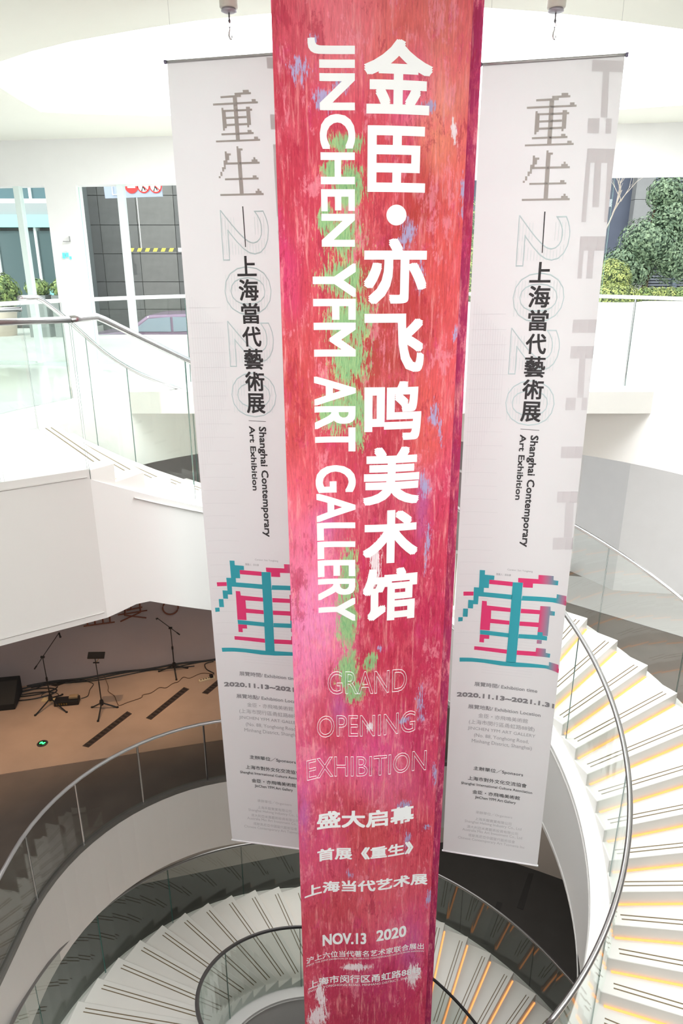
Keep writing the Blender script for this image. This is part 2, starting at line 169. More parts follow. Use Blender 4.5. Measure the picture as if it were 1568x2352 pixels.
WHITE=[[0.4211,-3.8289,0.119,0.043],[0.8947,-4.0014,0.057,0.15],[0.137,-4.1066,0.042,0.179],[0.0978,-4.3401,0.085,0.132],[0.5011,-1.5318,0.027,0.043],[0.5352,-0.3107,0.039,0.184],[0.9412,2.1745,0.014,0.083]]
PURPLE=[[0.2901,-1.3882,0.054,0.107],[0.8363,0.024,0.039,0.177],[0.0469,-2.2759,0.037,0.238],[0.8496,-3.6567,0.071,0.242],[0.2062,-0.0103,0.081,0.117]]
# ================================================================ SETTING
ZB, ZC = -5.74, -11.5                    # basement floor, lowest floor
CX, CY = 0.64, 6.02                      # axis of the stair well
def circ(cx, cy, r, a0, a1, n): return [(cx + r*math.sin(a0+(a1-a0)*i/n), cy + r*math.cos(a0+(a1-a0)*i/n)) for i in range(n+1)]
def slab_with_hole(name, outer, hole, z0, z1, m_top, m_side, m_bot, hole_z0=None, kind='structure'):
    """horizontal slab; outer and hole are polygons; hole rim may reach down to hole_z0"""
    bm = bmesh.new()
    def loop(pts, z): return [bm.verts.new((p[0], p[1], z)) for p in pts]
    tops = []
    for z, mi in ((z1, 0), (z0, 2)):
        vo, vh = loop(outer, z), loop(hole, z); es = []
        for L in (vo, vh):
            for i in range(len(L)): es.append(bm.edges.new((L[i], L[(i+1) % len(L)])))
        r = bmesh.ops.triangle_fill(bm, use_beauty=True, use_dissolve=False, edges=es, normal=(0, 0, 1))
        for g in r['geom']:
            if isinstance(g, bmesh.types.BMFace): g.material_index = mi
        tops.append((vo, vh))
    for k in (0, 1):
        a, b = tops[0][k], tops[1][k]; n = len(a)
        if k == 1 and hole_z0 is not None: b = loop(hole, hole_z0)
        for i in range(n):
            f = bm.faces.new((a[i], a[(i+1) % n], b[(i+1) % n], b[i])); f.material_index = 1
        if k == 1 and hole_z0 is not None:                 # give the downstand a back face
            cx = sum(p[0] for p in hole)/n; cy = sum(p[1] for p in hole)/n
            off = [(p[0]+(p[0]-cx)*.05, p[1]+(p[1]-cy)*.05) for p in hole]; c = loop(off, hole_z0); d = loop(off, z0)
            for i in range(n):
                f = bm.faces.new((b[i], b[(i+1) % n], c[(i+1) % n], c[i])); f.material_index = 1
                f = bm.faces.new((c[i], c[(i+1) % n], d[(i+1) % n], d[i])); f.material_index = 1
    bmesh.ops.recalc_face_normals(bm, faces=bm.faces)
    me = bpy.data.meshes.new(name); bm.to_mesh(me); bm.free()
    return tag(link(name, me, [m_top, m_side, m_bot]), kind=kind)
floor_in = mat('polished_white_floor', (234, 234, 232), 0.12, noise=.02, scale=1.2)
carpet = mat('brown_grey_floor', (112, 101, 93), 0.42, noise=.10, scale=3.0)
stagem = mat('stage_concrete', (170, 148, 132), 0.6, noise=.08, scale=2.2)
darkf = mat('black_stone_floor', (50, 49, 48), 0.3, noise=.12, scale=2.5)
rimw = mat('rim_white', (232, 230, 226), 0.5)
# ground floor with the round void
void = circ(CX, CY, 4.45, -math.pi/2, math.pi/2, 40) + [(5.09, 3.0), (5.09, .12), (-5.4, .12), (-5.4, 3.2), (-4.6, 4.4)]
slab_with_hole('floor', [(-11, -5), (-11, 12.3), (4, 10.04), (11, 8.985), (11, -5)][::-1], void, -1.0, 0, floor_in, rimw, ceilm)
# the ceiling with its curved opening below the skylight
near = [(-3.03, 7.18), (-2.62, 6.86), (-2.18, 6.58), (-1.52, 6.26), (-1.07, 6.07), (-.6, 5.93), (0, 5.81), (.5, 5.76), (1.0, 5.79), (1.49, 5.89), (2.03, 6.06), (2.59, 6.26), (3.1, 6.55), (3.55, 6.95)]
opening = near + [(3.85, 7.5), (3.95, 8.2), (3.83, 8.93), (3.24, 9.17), (2, 9.45), (0, 9.6), (-2, 9.55), (-3.1, 9.42), (-3.52, 9.31), (-3.5, 8.7), (-3.45, 8.1), (-3.3, 7.55)]
slab_with_hole('ceiling', [(-11, -5), (-11, 12.3), (4, 10.04), (11, 8.985), (11, -5)][::-1], opening, 3.2, 3.55, ceilm, white, ceilm)
well = MB(); n = len(opening); o2 = [(p[0]+(p[0]-.2)*.04, p[1]+(p[1]-7.7)*.05) for p in opening]
for i in range(n):
    a, b, c, d = opening[i], opening[(i+1) % n], o2[(i+1) % n], o2[i]
    well.prism([a, b, c, d] if ((b[0]-a[0])*(c[1]-a[1])-(b[1]-a[1])*(c[0]-a[0])) > 0 else [d, c, b, a], 3.5, 4.7)
tag(well.build('wall_skylight', white), kind='structure')
sky = empty('skylight_frame', (0.2, 7.7, 4.7)); tag(sky, 'white frame bars crossing the bright skylight opening above the hanging banners', 'skylight')
for x in (-2.2, -.7, .8, 2.3):
    MB().box(x-.03, x+.03, -2.2, 2.2, 0, .07).build('bar', white, sky)
MB().box(-4, 4, -.03, .03, .02, .06).build('cross_bar', white, sky)
# roof and outer walls of the hall
tag(MB().box(-11.2, -11, -5, 12.4, 0, 3.5).build('wall_left', white), kind='structure')
tag(MB().box(11, 11.2, -5, 9.05, 0, 3.5).build('wall_right', white), kind='structure')
tag(MB().box(-11.2, 11.2, -5.2, -5, 0, 3.5).build('wall_back', white), kind='structure')
# facade: base line runs from (-5.06, 11.4) towards (3.57, 10.1)
FD = Vector((8.63, -1.30, 0)).normalized(); FN = Vector((-FD.y, FD.x, 0)); FA = Vector((-5.06, 11.4, 0)); FR = math.atan2(FD.y, FD.x)
def fac(name, m, d0, d1, z0, z1, t0=-.05, t1=.05, parent=None, rootloc=True):
    o = MB().box(d0, d1, t0, t1, z0, z1).build(name, m, parent)
    if parent is None: o.location = FA; o.rotation_euler = (0, 0, FR)
    return o
tag(fac('wall_front', white, -6, 16.5, 2.6, 3.3, -.06, .2), kind='structure')
tag(fac('wall_front_pier', white, .74, 1.23, 0, 2.6, -.06, .12), kind='structure')
fw = mat('frame_white_teal', (226, 240, 236), 0.4)
def window(name, d0, d1, mull, lab):
    w = empty(name, FA, FR); tag(w, kind='structure')
    xs = [d0] + mull + [d1]
    for a, b in zip(xs[:-1], xs[1:]):
        mb = MB().box(a+.01, b-.01, -.006, .006, .05, 2.58, 0)
        mb.mi = [0]*6; mb.mi[3] = 1; mb.mi[5] = 1
        mb.build('pane', [facg, facedge], w)
    for x in mull: MB().box(x-.045, x+.045, -.05, .05, 0, 2.6).build('mullion', fw, w)
    MB().box(d0, d1, -.04, .04, 0, .05).build('sill', fw, w)
    return w
window('window_1', -5.9, .74, [-3.6, -1.6, .28], 'w')
window('window_2', 1.23, 8.74, [1.89, 3.9, 6.0, 7.6], 'w')
# basement and lower floor
hole = circ(-1.17, 6.10, 2.48, -math.pi/2, 0, 16) + [(0, 8.74), (1.58, 8.86), (3.0, 8.95), (4.2, 8.6), (5.0, 7.6), (5.3, 6.2), (5.1, 4.6), (4.3, 3.2), (3.17, 2.40)] \
    + [(CX+2.05*math.sin(a), CY+2.05*math.cos(a)) for a in np.linspace(2.52, 3.53, 9)] + [(-1.05, 1.8), (-2.7, 2.4), (-3.66, 3.9)]
slab_with_hole('floor_basement', [(-12, -3), (-12, 12.5), (0, 14), (5, 17), (12, 17), (12, -3)][::-1], hole, ZB-.6, ZB, carpet, rimw, ceilm, hole_z0=ZB-1.2)
tag(MB().prism([(-7.5, 8.05), (-5.14, 8.65), (-1.95, 9.46), (1.0, 10.21), (1.5, 13.1), (-2.4, 11.98), (-6.17, 10.92), (-9, 10.0)], ZB, ZB+.012).build('floor_stage', stagem), kind='structure')
tag(MB().prism([(2.6, 16.5), (5.19, 14.32), (7.04, 12.8), (10.5, 10.0), (11.5, 14.5)], ZB, ZB+.012).build('floor_pale', mat('pale_floor', (205, 203, 200), .35)), kind='structure')
tag(MB().prism([(-12, -3), (12, -3), (12, 20), (-12, 20)], ZC-.2, ZC).build('floor_lowest', darkf), kind='structure')
def wall(name, pts, z0, z1, m, t=.15):
    mb = MB()
    for a, b in zip(pts[:-1], pts[1:]):
        d = Vector((b[0]-a[0], b[1]-a[1], 0)).normalized(); nrm = Vector((-d.y, d.x, 0))*t
        mb.prism([a, b, (b[0]+nrm.x, b[1]+nrm.y), (a[0]+nrm.x, a[1]+nrm.y)], z0, z1)
    return tag(mb.build(name, m), kind='structure')
stagewall = mat('stage_wall_grey', (178, 168, 170), 0.7, noise=.03, scale=1.5)
wall('wall_stage', [(-9.6, 9.2), (-6.17, 10.9), (-2.49, 11.94), (2.4, 13.32)], ZB, -.7, stagewall)
greyw = mat('warm_white_wall', (224, 220, 214), 0.6)
wall('wall_basement_right', [(2.4, 16.9), (5.75, 16.1), (6.4, 15.0), (7.7, 14.8), (11.9, 14.2)], ZB, -.7, white)
wall('wall_basement_east', [(11.9, 14.4), (11.9, -3)], ZB, -.7, white)
wall('wall_basement_west', [(-11.9, -3), (-11.9, 9.3)], ZB, -.7, white)
wall('wall_basement_south', [(11.9, -2.9), (-11.9, -2.9)], ZB, -.7, white)
beige = mat('lower_wall_beige', (206, 194, 182), 0.6)
wall('wall_lower_front', [(-12, 10.05), (-4.41, 12.0), (-.94, 12.89), (2.6, 13.2), (4.47, 12.35), (4.99, 12.09), (12, 8.6)], ZC, ZB-.6, beige)
wall('wall_lower_west', [(-7.2, -3), (-7.2, 11.3)], ZC, ZB-.6, beige)
wall('wall_lower_east', [(8.5, 10.4), (8.5, -3)], ZC, ZB-.6, beige)
wall('wall_lower_south', [(12, -2.8), (-12, -2.8)], ZC, ZB-.6, beige)
dst = mat('grille_dark', (30, 29, 29), .5)
for pts in ([(3.76, 11.38), (3.88, 11.32), (4.36, 12.27), (4.24, 12.28)], [(2.86, 10.54), (2.97, 10.5), (3.48, 11.49), (3.37, 11.53)]):
    tag(MB().prism(pts, ZC, ZC+.006).build('floor_grille', dst), 'long black slot grille in the lowest black floor, '+('further one, under the right banner' if pts[0][0] > 3 else 'nearer one, seen through the stair glass'), 'grille')
# ================================================================ STAIRS
def helix_fn(c, Rin, Rout, d, z0, t0, skew):
    def f(t):
        th = t0 + d*t
        return ((c[0]+Rin*math.sin(th+skew), c[1]+Rin*math.cos(th+skew)), (c[0]+Rout*math.sin(th), c[1]+Rout*math.cos(th)), z0-.16*t)
    return f
hu = helix_fn((.637, 6.025), 2.205, 4.194, .115, -3.299, .769, .119)
hl = helix_fn((.66, 5.979), 2.32, 4.212, .108, -7.726, -1.413, -.002)
TA = -21.0; T0 = TA-.8
def herm(P0, M0, P1, M1, u):
    h = (2*u**3-3*u**2+1, u**3-2*u**2+u, -2*u**3+3*u**2, u**3-u**2)
    return tuple(h[0]*P0[i]+h[1]*M0[i]+h[2]*P1[i]+h[3]*M1[i] for i in (0, 1))
def upper(t):
    a, b, z = hu(t)
    if t < -10: z = -1.699*(t-TA)/11.0
    def blend(A, te, k, tg=None):
        P1 = hu(te)[k]; P2 = hu(te+.05)[k]; L = te-T0; M1 = tuple((P2[i]-P1[i])/.05*L for i in (0, 1))
        ch = tuple((tg[i]*L if tg else P1[i]-A[i]) for i in (0, 1)); u = (t-T0)/L
        return herm(A, ch, P1, M1, u)
    if t < -11: a = blend((-1.965, 5.262), -11, 0, (.165, .25))
    if t < -12: b = blend((-2.95, 6.70), -12, 1)
    return a, b, z
def ext(a, b, da, db):
    d = Vector((b[0]-a[0], b[1]-a[1])).normalized()
    return (a[0]-d.x*da, a[1]-d.y*da), (b[0]+d.x*db, b[1]+d.y*db)
def inset(f, t): return min(1.0, max(0.0, (t-T0)/9.0)) if f is upper else 1.0
def staircase(name, f, t0, t1, label, base_z, glass_in_r):
    root = empty(name); tag(root, label, 'staircase', 'white spiral staircases')
    # beam under the treads
    ts = np.arange(t0, t1+.01, .5); mb = MB(); k = []
    for t in ts:
        a, b, z = f(t); ia, ob = ext(a, b, .2*inset(f, t), .14)
        zt = min(0, z-.2); zb_ = max(min(-1.29, z-1.22-.035*min(5, max(0, t-T0-1.5))), base_z); zt = max(zt, zb_+.01)
        k.append([(ia[0], ia[1], zt), (ob[0], ob[1], zt), (ob[0], ob[1], zb_), (ia[0], ia[1], zb_)])
    for j in range(4):
        b_ = len(mb.v)
        for r in k: mb.v += [r[j], r[(j+1) % 4]]
        for i in range(len(k)-1): mb.f.append((b_+2*i, b_+2*i+2, b_+2*i+3, b_+2*i+1)); mb.mi.append(0)
    b_ = len(mb.v); mb.v += k[0]+k[-1]; mb.f += [(b_, b_+1, b_+2, b_+3), (b_+7, b_+6, b_+5, b_+4)]; mb.mi += [0, 0]
    o = mb.build('stringer', beamw, root, smooth=True)
    # one tread per object, its grips and light strip below it
    i = math.ceil(t0)
    while i <= math.floor(t1):
        a1, b1, z = f(i); z = min(z, 0.0); a0, b0, _ = f(max(i-1.06, t0+.02))
        v = [(*a0, 0), (*a1, 0), (*b1, 0), (*b0, 0)]
        q0 = Vector((*a1, 0)); q1 = Vector((*b1, 0)); back = (Vector((*a0, 0))-q0); back1 = Vector((*b0, 0))-q1
        mb = MB().prism([p[:2] for p in (v if ((v[1][0]-v[0][0])*(v[2][1]-v[0][1])-(v[1][1]-v[0][1])*(v[2][0]-v[0][0])) > 0 else v[::-1])], z-.34, z)
        st = mb.build('step', stairw, root); bevel(st, .008, 2)
        L = (q1-q0).length; d = (q1-q0)/L; nb = Vector((-d.y, d.x, 0)); nb = nb if nb.dot(back1) > 0 else -nb
        for off in (.075, .125):
            g0 = q0 + d*.12 + nb*off; g1 = q1 - d*.14 + nb*off; w = nb*.006
            MB().add([(p.x, p.y, z+zz) for zz in (-.002, .0025) for p in (g0-w, g1-w, g1+w, g0+w)], [(0,3,2,1),(4,5,6,7),(0,1,5,4),(1,2,6,5),(2,3,7,6),(3,0,4,7)]).build('grip_strip', gold, st)
        # lamp strip at the foot of the riser, on the next tread
        g0 = q0 + d*.05 - nb*.012; g1 = q1 - d*.05 - nb*.012; w = nb*.012
        if i < math.floor(t1):
            MB().add([(p.x, p.y, z-.16+zz) for zz in (.002, .007) for p in (g0-w, g1-w, g1+w, g0+w)], [(0,3,2,1),(4,5,6,7),(0,1,5,4),(1,2,6,5),(2,3,7,6),(3,0,4,7)]).build('light_strip', orange, st)
        i += 1
    return root
SU = staircase('spiral_staircase', upper, T0, 15.6, 'white upper spiral flight descending clockwise from the entrance landing behind the banners to the right', ZB+.02, 0)
SL = staircase('spiral_staircase', hl, -12.4, 23.5, 'pale lower spiral flight curving below the foot of the pink banner', ZC+.02, 0)
LP = [(-1.965, 5.262), (-3.04, 6.82), (-4.9, 5.4), (-5.6, 4.6), (-5.45, 2.89)]
mb = MB().prism(LP, -1.29, .004); mb.build('landing', [beamw], SU)
# thin shadow-gap trims along the landing fascia and the beam
def trim(f, ts, dz, parent, side=0, nm='trim_line'):
    pts = []
    for t in ts:
        a, b, z = f(t); ia, ob = ext(a, b, .2*inset(f, t)+.005, .145); p = ia if side == 0 else ob; pts.append((p[0], p[1], z+dz))
    MB().tube(pts, .008, 6).build(nm, mat('trim_grey', (196, 194, 190), .5), parent)
trim(upper, np.arange(TA+.5, 15.5, .5), -.26, SU); trim(upper, np.arange(TA+5.5, 10, .5), -1.33, SU)
for dz in (-.055, -1.23): MB().tube([(-5.45, 2.885, dz), (-1.98, 5.243, dz)], .006, 6).build('trim_line', mat('trim_grey', (196, 194, 190), .5), SU)
trim(hl, np.arange(-12, 23, .5), -.25, SL)
# ---- balustrades
def rail_glass(name, f, t0, t1, joints, side, off, h, label, railm, cat='balustrade', gm=glass, r=.024, group='stair balustrades'):
    root = empty(name); tag(root, label, cat, group)
    def P(t, z):
        if f is upper and side == 0 and z > 1: z = 1.13+(z-1.13)*min(1, max(0, (t-T0)/12))
        if f is upper and t < TA: z -= max(0, f(t)[2])
        a, b, zz = f(t); ia, ob = ext(a, b, -off if side == 0 else 0, -off if side == 1 else 0)
        p = ia if side == 0 else ob; return (p[0], p[1], zz+z)
    cuts = [t0] + [j for j in joints if t0 < j < t1] + [t1]
    for a, b in zip(cuts[:-1], cuts[1:]):
        n = max(2, int((b-a)*2)); ts = [a+.012 + (b-a-.024)*i/n for i in range(n+1)]; mb = MB(); v = []
        for t in ts:
            p0 = Vector(P(t, -.27)); p1 = Vector(P(t, h-.01)); A, B, _ = f(t); e = Vector((B[0]-A[0], B[1]-A[1], 0)).normalized()*.006
            v += [p0-e, p0+e, p1+e, p1-e]
        f_ = []; mi = []
        for i in range(n):
            for j in range(4): f_.append((4*i+j, 4*(i+1)+j, 4*(i+1)+(j+1) % 4, 4*i+(j+1) % 4)); mi.append(1 if j in (2,) else 0)
        f_ += [(0, 1, 2, 3), (4*n+3, 4*n+2, 4*n+1, 4*n)]; mi += [1, 1]
        mesh('glass_panel', v, f_, [gm, edge], root, mi=mi)
    pts = [P(t, h) for t in np.arange(t0, t1+.01, .25)]
    MB().tube(pts, r, 10).build('handrail', railm, root, smooth=True)
    return root
rail_glass('stair_balustrade', upper, T0, 15.2, [-18, -12.5, -7, -2, 2.25, 7.2, 12], 0, .01, 1.27, 'curved glass balustrade with steel handrail on the inner edge of the upper flight', steel, r=.027)
rail_glass('stair_balustrade', upper, T0, 15.2, [-18.2, -15.4, -12.6, -9.8, -7, -4.2, -1.6, .35, 2.95, 5.8, 8.6, 11.4], 1, .0, 1.22, 'curved glass balustrade with steel handrail on the outer edge of the upper flight', steel)
rail_glass('stair_balustrade', hl, -12, 23.2, [1.6+6*k for k in range(-2, 4)], 0, -.02, 1.05, 'grey glass balustrade with dark handrail on the inner edge of the lower flight', dsteel, gm=glass2)
rail_glass('stair_balustrade', hl, -12, 23.2, [1.6+3*k for k in range(-4, 8)], 1, -.1, .95, 'grey glass balustrade with dull steel handrail on the outer edge of the lower flight', mat('mid_steel', (160, 160, 160), .3, .9), gm=glass2)
def edge_rail(name, pts, z, h, label, railm, posts, gm=glass, closed=False, shoe=None, r=.024, postm=None, group=None, pr=.012):
    root = empty(name); tag(root, label, 'balustrade', group)
    P = [Vector((p[0], p[1], z)) for p in pts]; acc = [0]
    for a, b in zip(P[:-1], P[1:]): acc.append(acc[-1]+(b-a).length)
    def at(s):
        for i in range(len(P)-1):
            if s <= acc[i+1] or i == len(P)-2: u = (s-acc[i])/(acc[i+1]-acc[i]); return P[i].lerp(P[i+1], u)
    Lt = acc[-1]; cuts = [0]+[c for c in posts if 0 < c < Lt]+[Lt]
    for a, b in zip(cuts[:-1], cuts[1:]):
        inner = [s for s in acc if a+.01 < s < b-.01]; ss = [a+.012]+inner+[b-.012]; v = []
        q = [at(s) for s in ss]
        for i, p in enumerate(q):
            d = (q[min(i+1, len(q)-1)]-q[max(i-1, 0)]).normalized(); e = Vector((-d.y, d.x, 0))*.006
            v += [p-e, p+e, p+e+Vector((0, 0, h-.02)), p-e+Vector((0, 0, h-.02))]
        n = len(q)-1; f_ = []; mi = []
        for i in range(n):
            for j in range(4): f_.append((4*i+j, 4*(i+1)+j, 4*(i+1)+(j+1) % 4, 4*i+(j+1) % 4)); mi.append(1 if j == 2 else 0)
        f_ += [(0, 1, 2, 3), (4*n+3, 4*n+2, 4*n+1, 4*n)]; mi += [1, 1]
        mesh('glass_panel', v, f_, [gm, edge], root, mi=mi)
    MB().tube([p+Vector((0, 0, h)) for p in P], r, 10).build('handrail', railm, root, smooth=True)
    if shoe:
        mb = MB(); prev = None
        for i, p in enumerate(P):
            d = (P[min(i+1, len(P)-1)]-P[max(i-1, 0)]).normalized(); e = Vector((-d.y, d.x, 0))*.035
            mb.v += [tuple(p-e), tuple(p+e), tuple(p+e+Vector((0, 0, .07))), tuple(p-e+Vector((0, 0, .07)))]
        for i in range(len(P)-1):
            for j in range(4): mb.f.append((4*i+j, 4*(i+1)+j, 4*(i+1)+(j+1) % 4, 4*i+(j+1) % 4)); mb.mi.append(0)
        mb.build('base_channel', shoe, root)
    if postm:
        for c in posts:
            if 0 < c < Lt: p = at(c); MB().tube([p, p+Vector((0, 0, h))], pr, 8).build('post', postm, root)
    return root
ring = circ(CX, CY, 4.52, -1.28, 1.9, 44)
edge_rail('void_balustrade', ring, 0, 1.12, 'glass balustrade with white steel rail around the far edge of the round ground floor void', mat('pale_steel', (225, 226, 228), .3, .6), [1.15, 2.9, 5.0, 7.1, 9.2, 11.3, 13.2], postm=steel)
edge_rail('landing_balustrade', [(-1.97, 5.27), (-2.49, 4.92), (-5.4, 2.93)], 0, 1.13, 'glass balustrade with dark steel rail along the near edge of the landing at left', mat('mid_steel', (160, 160, 160), .3, .9), [.62, 1.8], gm=glass)
edge_rail('landing_balustrade', [(-2.95, 6.72), (-4.0, 6.0), (-4.6, 5.5)], 0, 1.12, 'short glass balustrade behind the landing at far left', steel, [.9])
b1 = [(-3.66, 3.95)] + circ(-1.17, 6.10, 2.50, -math.pi/2, 0, 18) + [(0, 8.76), (1.58, 8.88), (2.6, 8.95)]
edge_rail('basement_balustrade', b1, ZB, 1.05, 'grey glass balustrade with pale rail curving round the hole in the basement floor', mat('pale_steel', (225, 226, 228), .3, .6), [1.0, 2.45, 3.35, 4.3, 5.25, 6.9], gm=glass_mat('smoke_glass', (.93, .935, .93), 1.2), shoe=mat('channel_grey', (130, 128, 124), .4, .5), postm=steel, pr=.014)
# ================================================================ BANNERS
CACHE = {}
def text_mesh(t, outline=0.0):
    key = (t, outline)
    if key in CACHE: return CACHE[key]
    c = bpy.data.curves.new('t', 'FONT'); c.body = t; c.resolution_u = 4 if len(t) < 12 else 2
    if outline: c.fill_mode = 'NONE'; c.bevel_depth = outline; c.bevel_resolution = 0
    o = bpy.data.objects.new('t', c); COL.objects.link(o); dg = bpy.context.evaluated_depsgraph_get(); dg.update()
    ev = o.evaluated_get(dg); m = ev.to_mesh(); v = [tuple(p.co) for p in m.vertices]; f = [tuple(p.vertices) for p in m.polygons]
    ev.to_mesh_clear(); bpy.data.objects.remove(o); bpy.data.curves.remove(c)
    CACHE[key] = (v, f); return v, f
def is_cjk(t): return any(ord(ch) > 0x2e80 for ch in t)
def fit_text(t, s0, s1, z0, z1, bold=0.0, rot=False, bbox=False):
    """flat text polygons fitted into the box; bold = stroke growth as a fraction of the letter height"""
    v, f = text_mesh(t); V = np.array(v)[:, :2]; x0, x1 = V[:, 0].min(), V[:, 0].max()
    if bbox: y0, y1 = V[:, 1].min(), V[:, 1].max()
    elif is_cjk(t): y0, y1 = -.07, .86
    else: y0, y1 = 0.0, .72
    if rot:                       # reads downwards, letter tops to the right
        U = np.stack([s0+(V[:, 1]-y0)/(y1-y0)*(s1-s0), z1-(V[:, 0]-x0)/(x1-x0)*(z1-z0)], 1); hh = s1-s0
    else:
        U = np.stack([s0+(V[:, 0]-x0)/(x1-x0)*(s1-s0), z0+(V[:, 1]-y0)/(y1-y0)*(z1-z0)], 1); hh = z1-z0
    if not bold: return U.tolist(), list(f)
    c = U.mean(0); outv, outf = [], []; n = 8 if bold > .015 else 4; w = bold*hh; sq = [(1, 1), (1, 0), (1, -1), (0, -1), (-1, -1), (-1, 0), (-1, 1), (0, 1)] if n == 8 else [(1, 1), (1, -1), (-1, -1), (-1, 1)]
    sc = [(1-2*w/max(1e-6, np.ptp(U[:, k]))) for k in (0, 1)]; mid = (U.max(0)+U.min(0))/2
    U = mid+(U-mid)*np.array(sc)
    for k in range(n):
        a = 2*math.pi*(k+.5)/n; g = 1.0/math.cos(math.pi/n) if n == 4 else 1.0
        base = len(outv); outv += [(p[0], p[1], k) for p in (U+np.array(sq[k])*w*(.9 if n == 8 else .8)).tolist()]; outf += [tuple(i+base for i in q) for q in f]
    return outv, outf
def decal(name, flat, fn, m, parent, cut=None, attr=None):
    v, f = flat; bm = bmesh.new(); vs = [bm.verts.new((p[0], p[1], (p[2] if len(p) > 2 else 0)*.0001)) for p in v]
    for q in f:
        try: bm.faces.new([vs[i] for i in q])
        except ValueError: pass
    if cut:
        xs = [p[0] for p in v]; x = math.floor(min(xs)/cut)*cut+cut
        while x < max(xs):
            bmesh.ops.bisect_plane(bm, geom=bm.verts[:]+bm.edges[:]+bm.faces[:], dist=1e-6, plane_co=(x, 0, 0), plane_no=(1, 0, 0)); x += cut
    me = bpy.data.meshes.new(name); flatco = [(p.co.x, p.co.y) for p in bm.verts]
    for p in bm.verts: h_ = p.co.z; p.co = fn(p.co.x, p.co.y); p.co.y -= h_*1.5
    bm.to_mesh(me); bm.free()
    if attr:
        ca = me.color_attributes.new('tint', 'FLOAT_COLOR', 'POINT')
        for i, c in enumerate(flatco): ca.data[i].color = (*attr(*c), 1)
    return link(name, me, m, parent)
def polys(lst):
    v, f = [], []
    for P in lst:
        t = tessellate_polygon([[Vector((p[0], p[1], 0)) for p in P]]); k = len(v); v += [tuple(p) for p in P]; f += [tuple(k+i for i in q) for q in t]
    return v, f
BW, BH = 0.8935, 6.6636
def bow(s, z): return -.04*(2*s/BW-1)**4*max(0.0, math.sin(math.pi*min(1, max(0, -z/BH))))**.5
def wsurf(d):
    return lambda s, z: (min(max(s, .002), BW-.002), bow(s, z)-d, z)
def fabric(name, rgb, translucent=0.15, fine=True):
    m = mat(name, rgb, .85, noise=.012, scale=1.5); b = m.node_tree.nodes['Principled BSDF']; nt = m.node_tree
    tr = nt.nodes.new('ShaderNodeBsdfTranslucent'); tr.inputs[0].default_value = (*lin(rgb), 1); mx = nt.nodes.new('ShaderNodeMixShader'); mx.inputs[0].default_value = translucent
    out = nt.nodes['Material Output']; nt.links.new(b.outputs[0], mx.inputs[1]); nt.links.new(tr.outputs[0], mx.inputs[2]); nt.links.new(mx.outputs[0], out.inputs[0]); return m
bfab = fabric('banner_cloth', (233, 234, 236), .12)
greyp = mat('print_grey', (190, 188, 184), .8); darkp = mat('print_charcoal', (62, 62, 64), .8); midp = mat('print_mid_grey', (142, 142, 146), .8)
lightp = mat('print_light_grey', (170, 170, 174), .8); palep = mat('print_pale_grey', (196, 196, 199), .8); faintp = mat('print_faint_grey', (223, 223, 226), .8)
tealp = mat('print_pale_teal', (206, 226, 228), .8); linep = mat('print_hairline', (220, 221, 224), .8)
def tint_mat():
    m = bpy.data.materials.new('print_tint'); m.use_nodes = True; nt = m.node_tree; a = nt.nodes.new('ShaderNodeAttribute'); a.attribute_name = 'tint'
    b = nt.nodes['Principled BSDF']; b.inputs['Roughness'].default_value = .8; nt.links.new(a.outputs['Color'], b.inputs['Base Color']); return m
tintm = tint_mat()
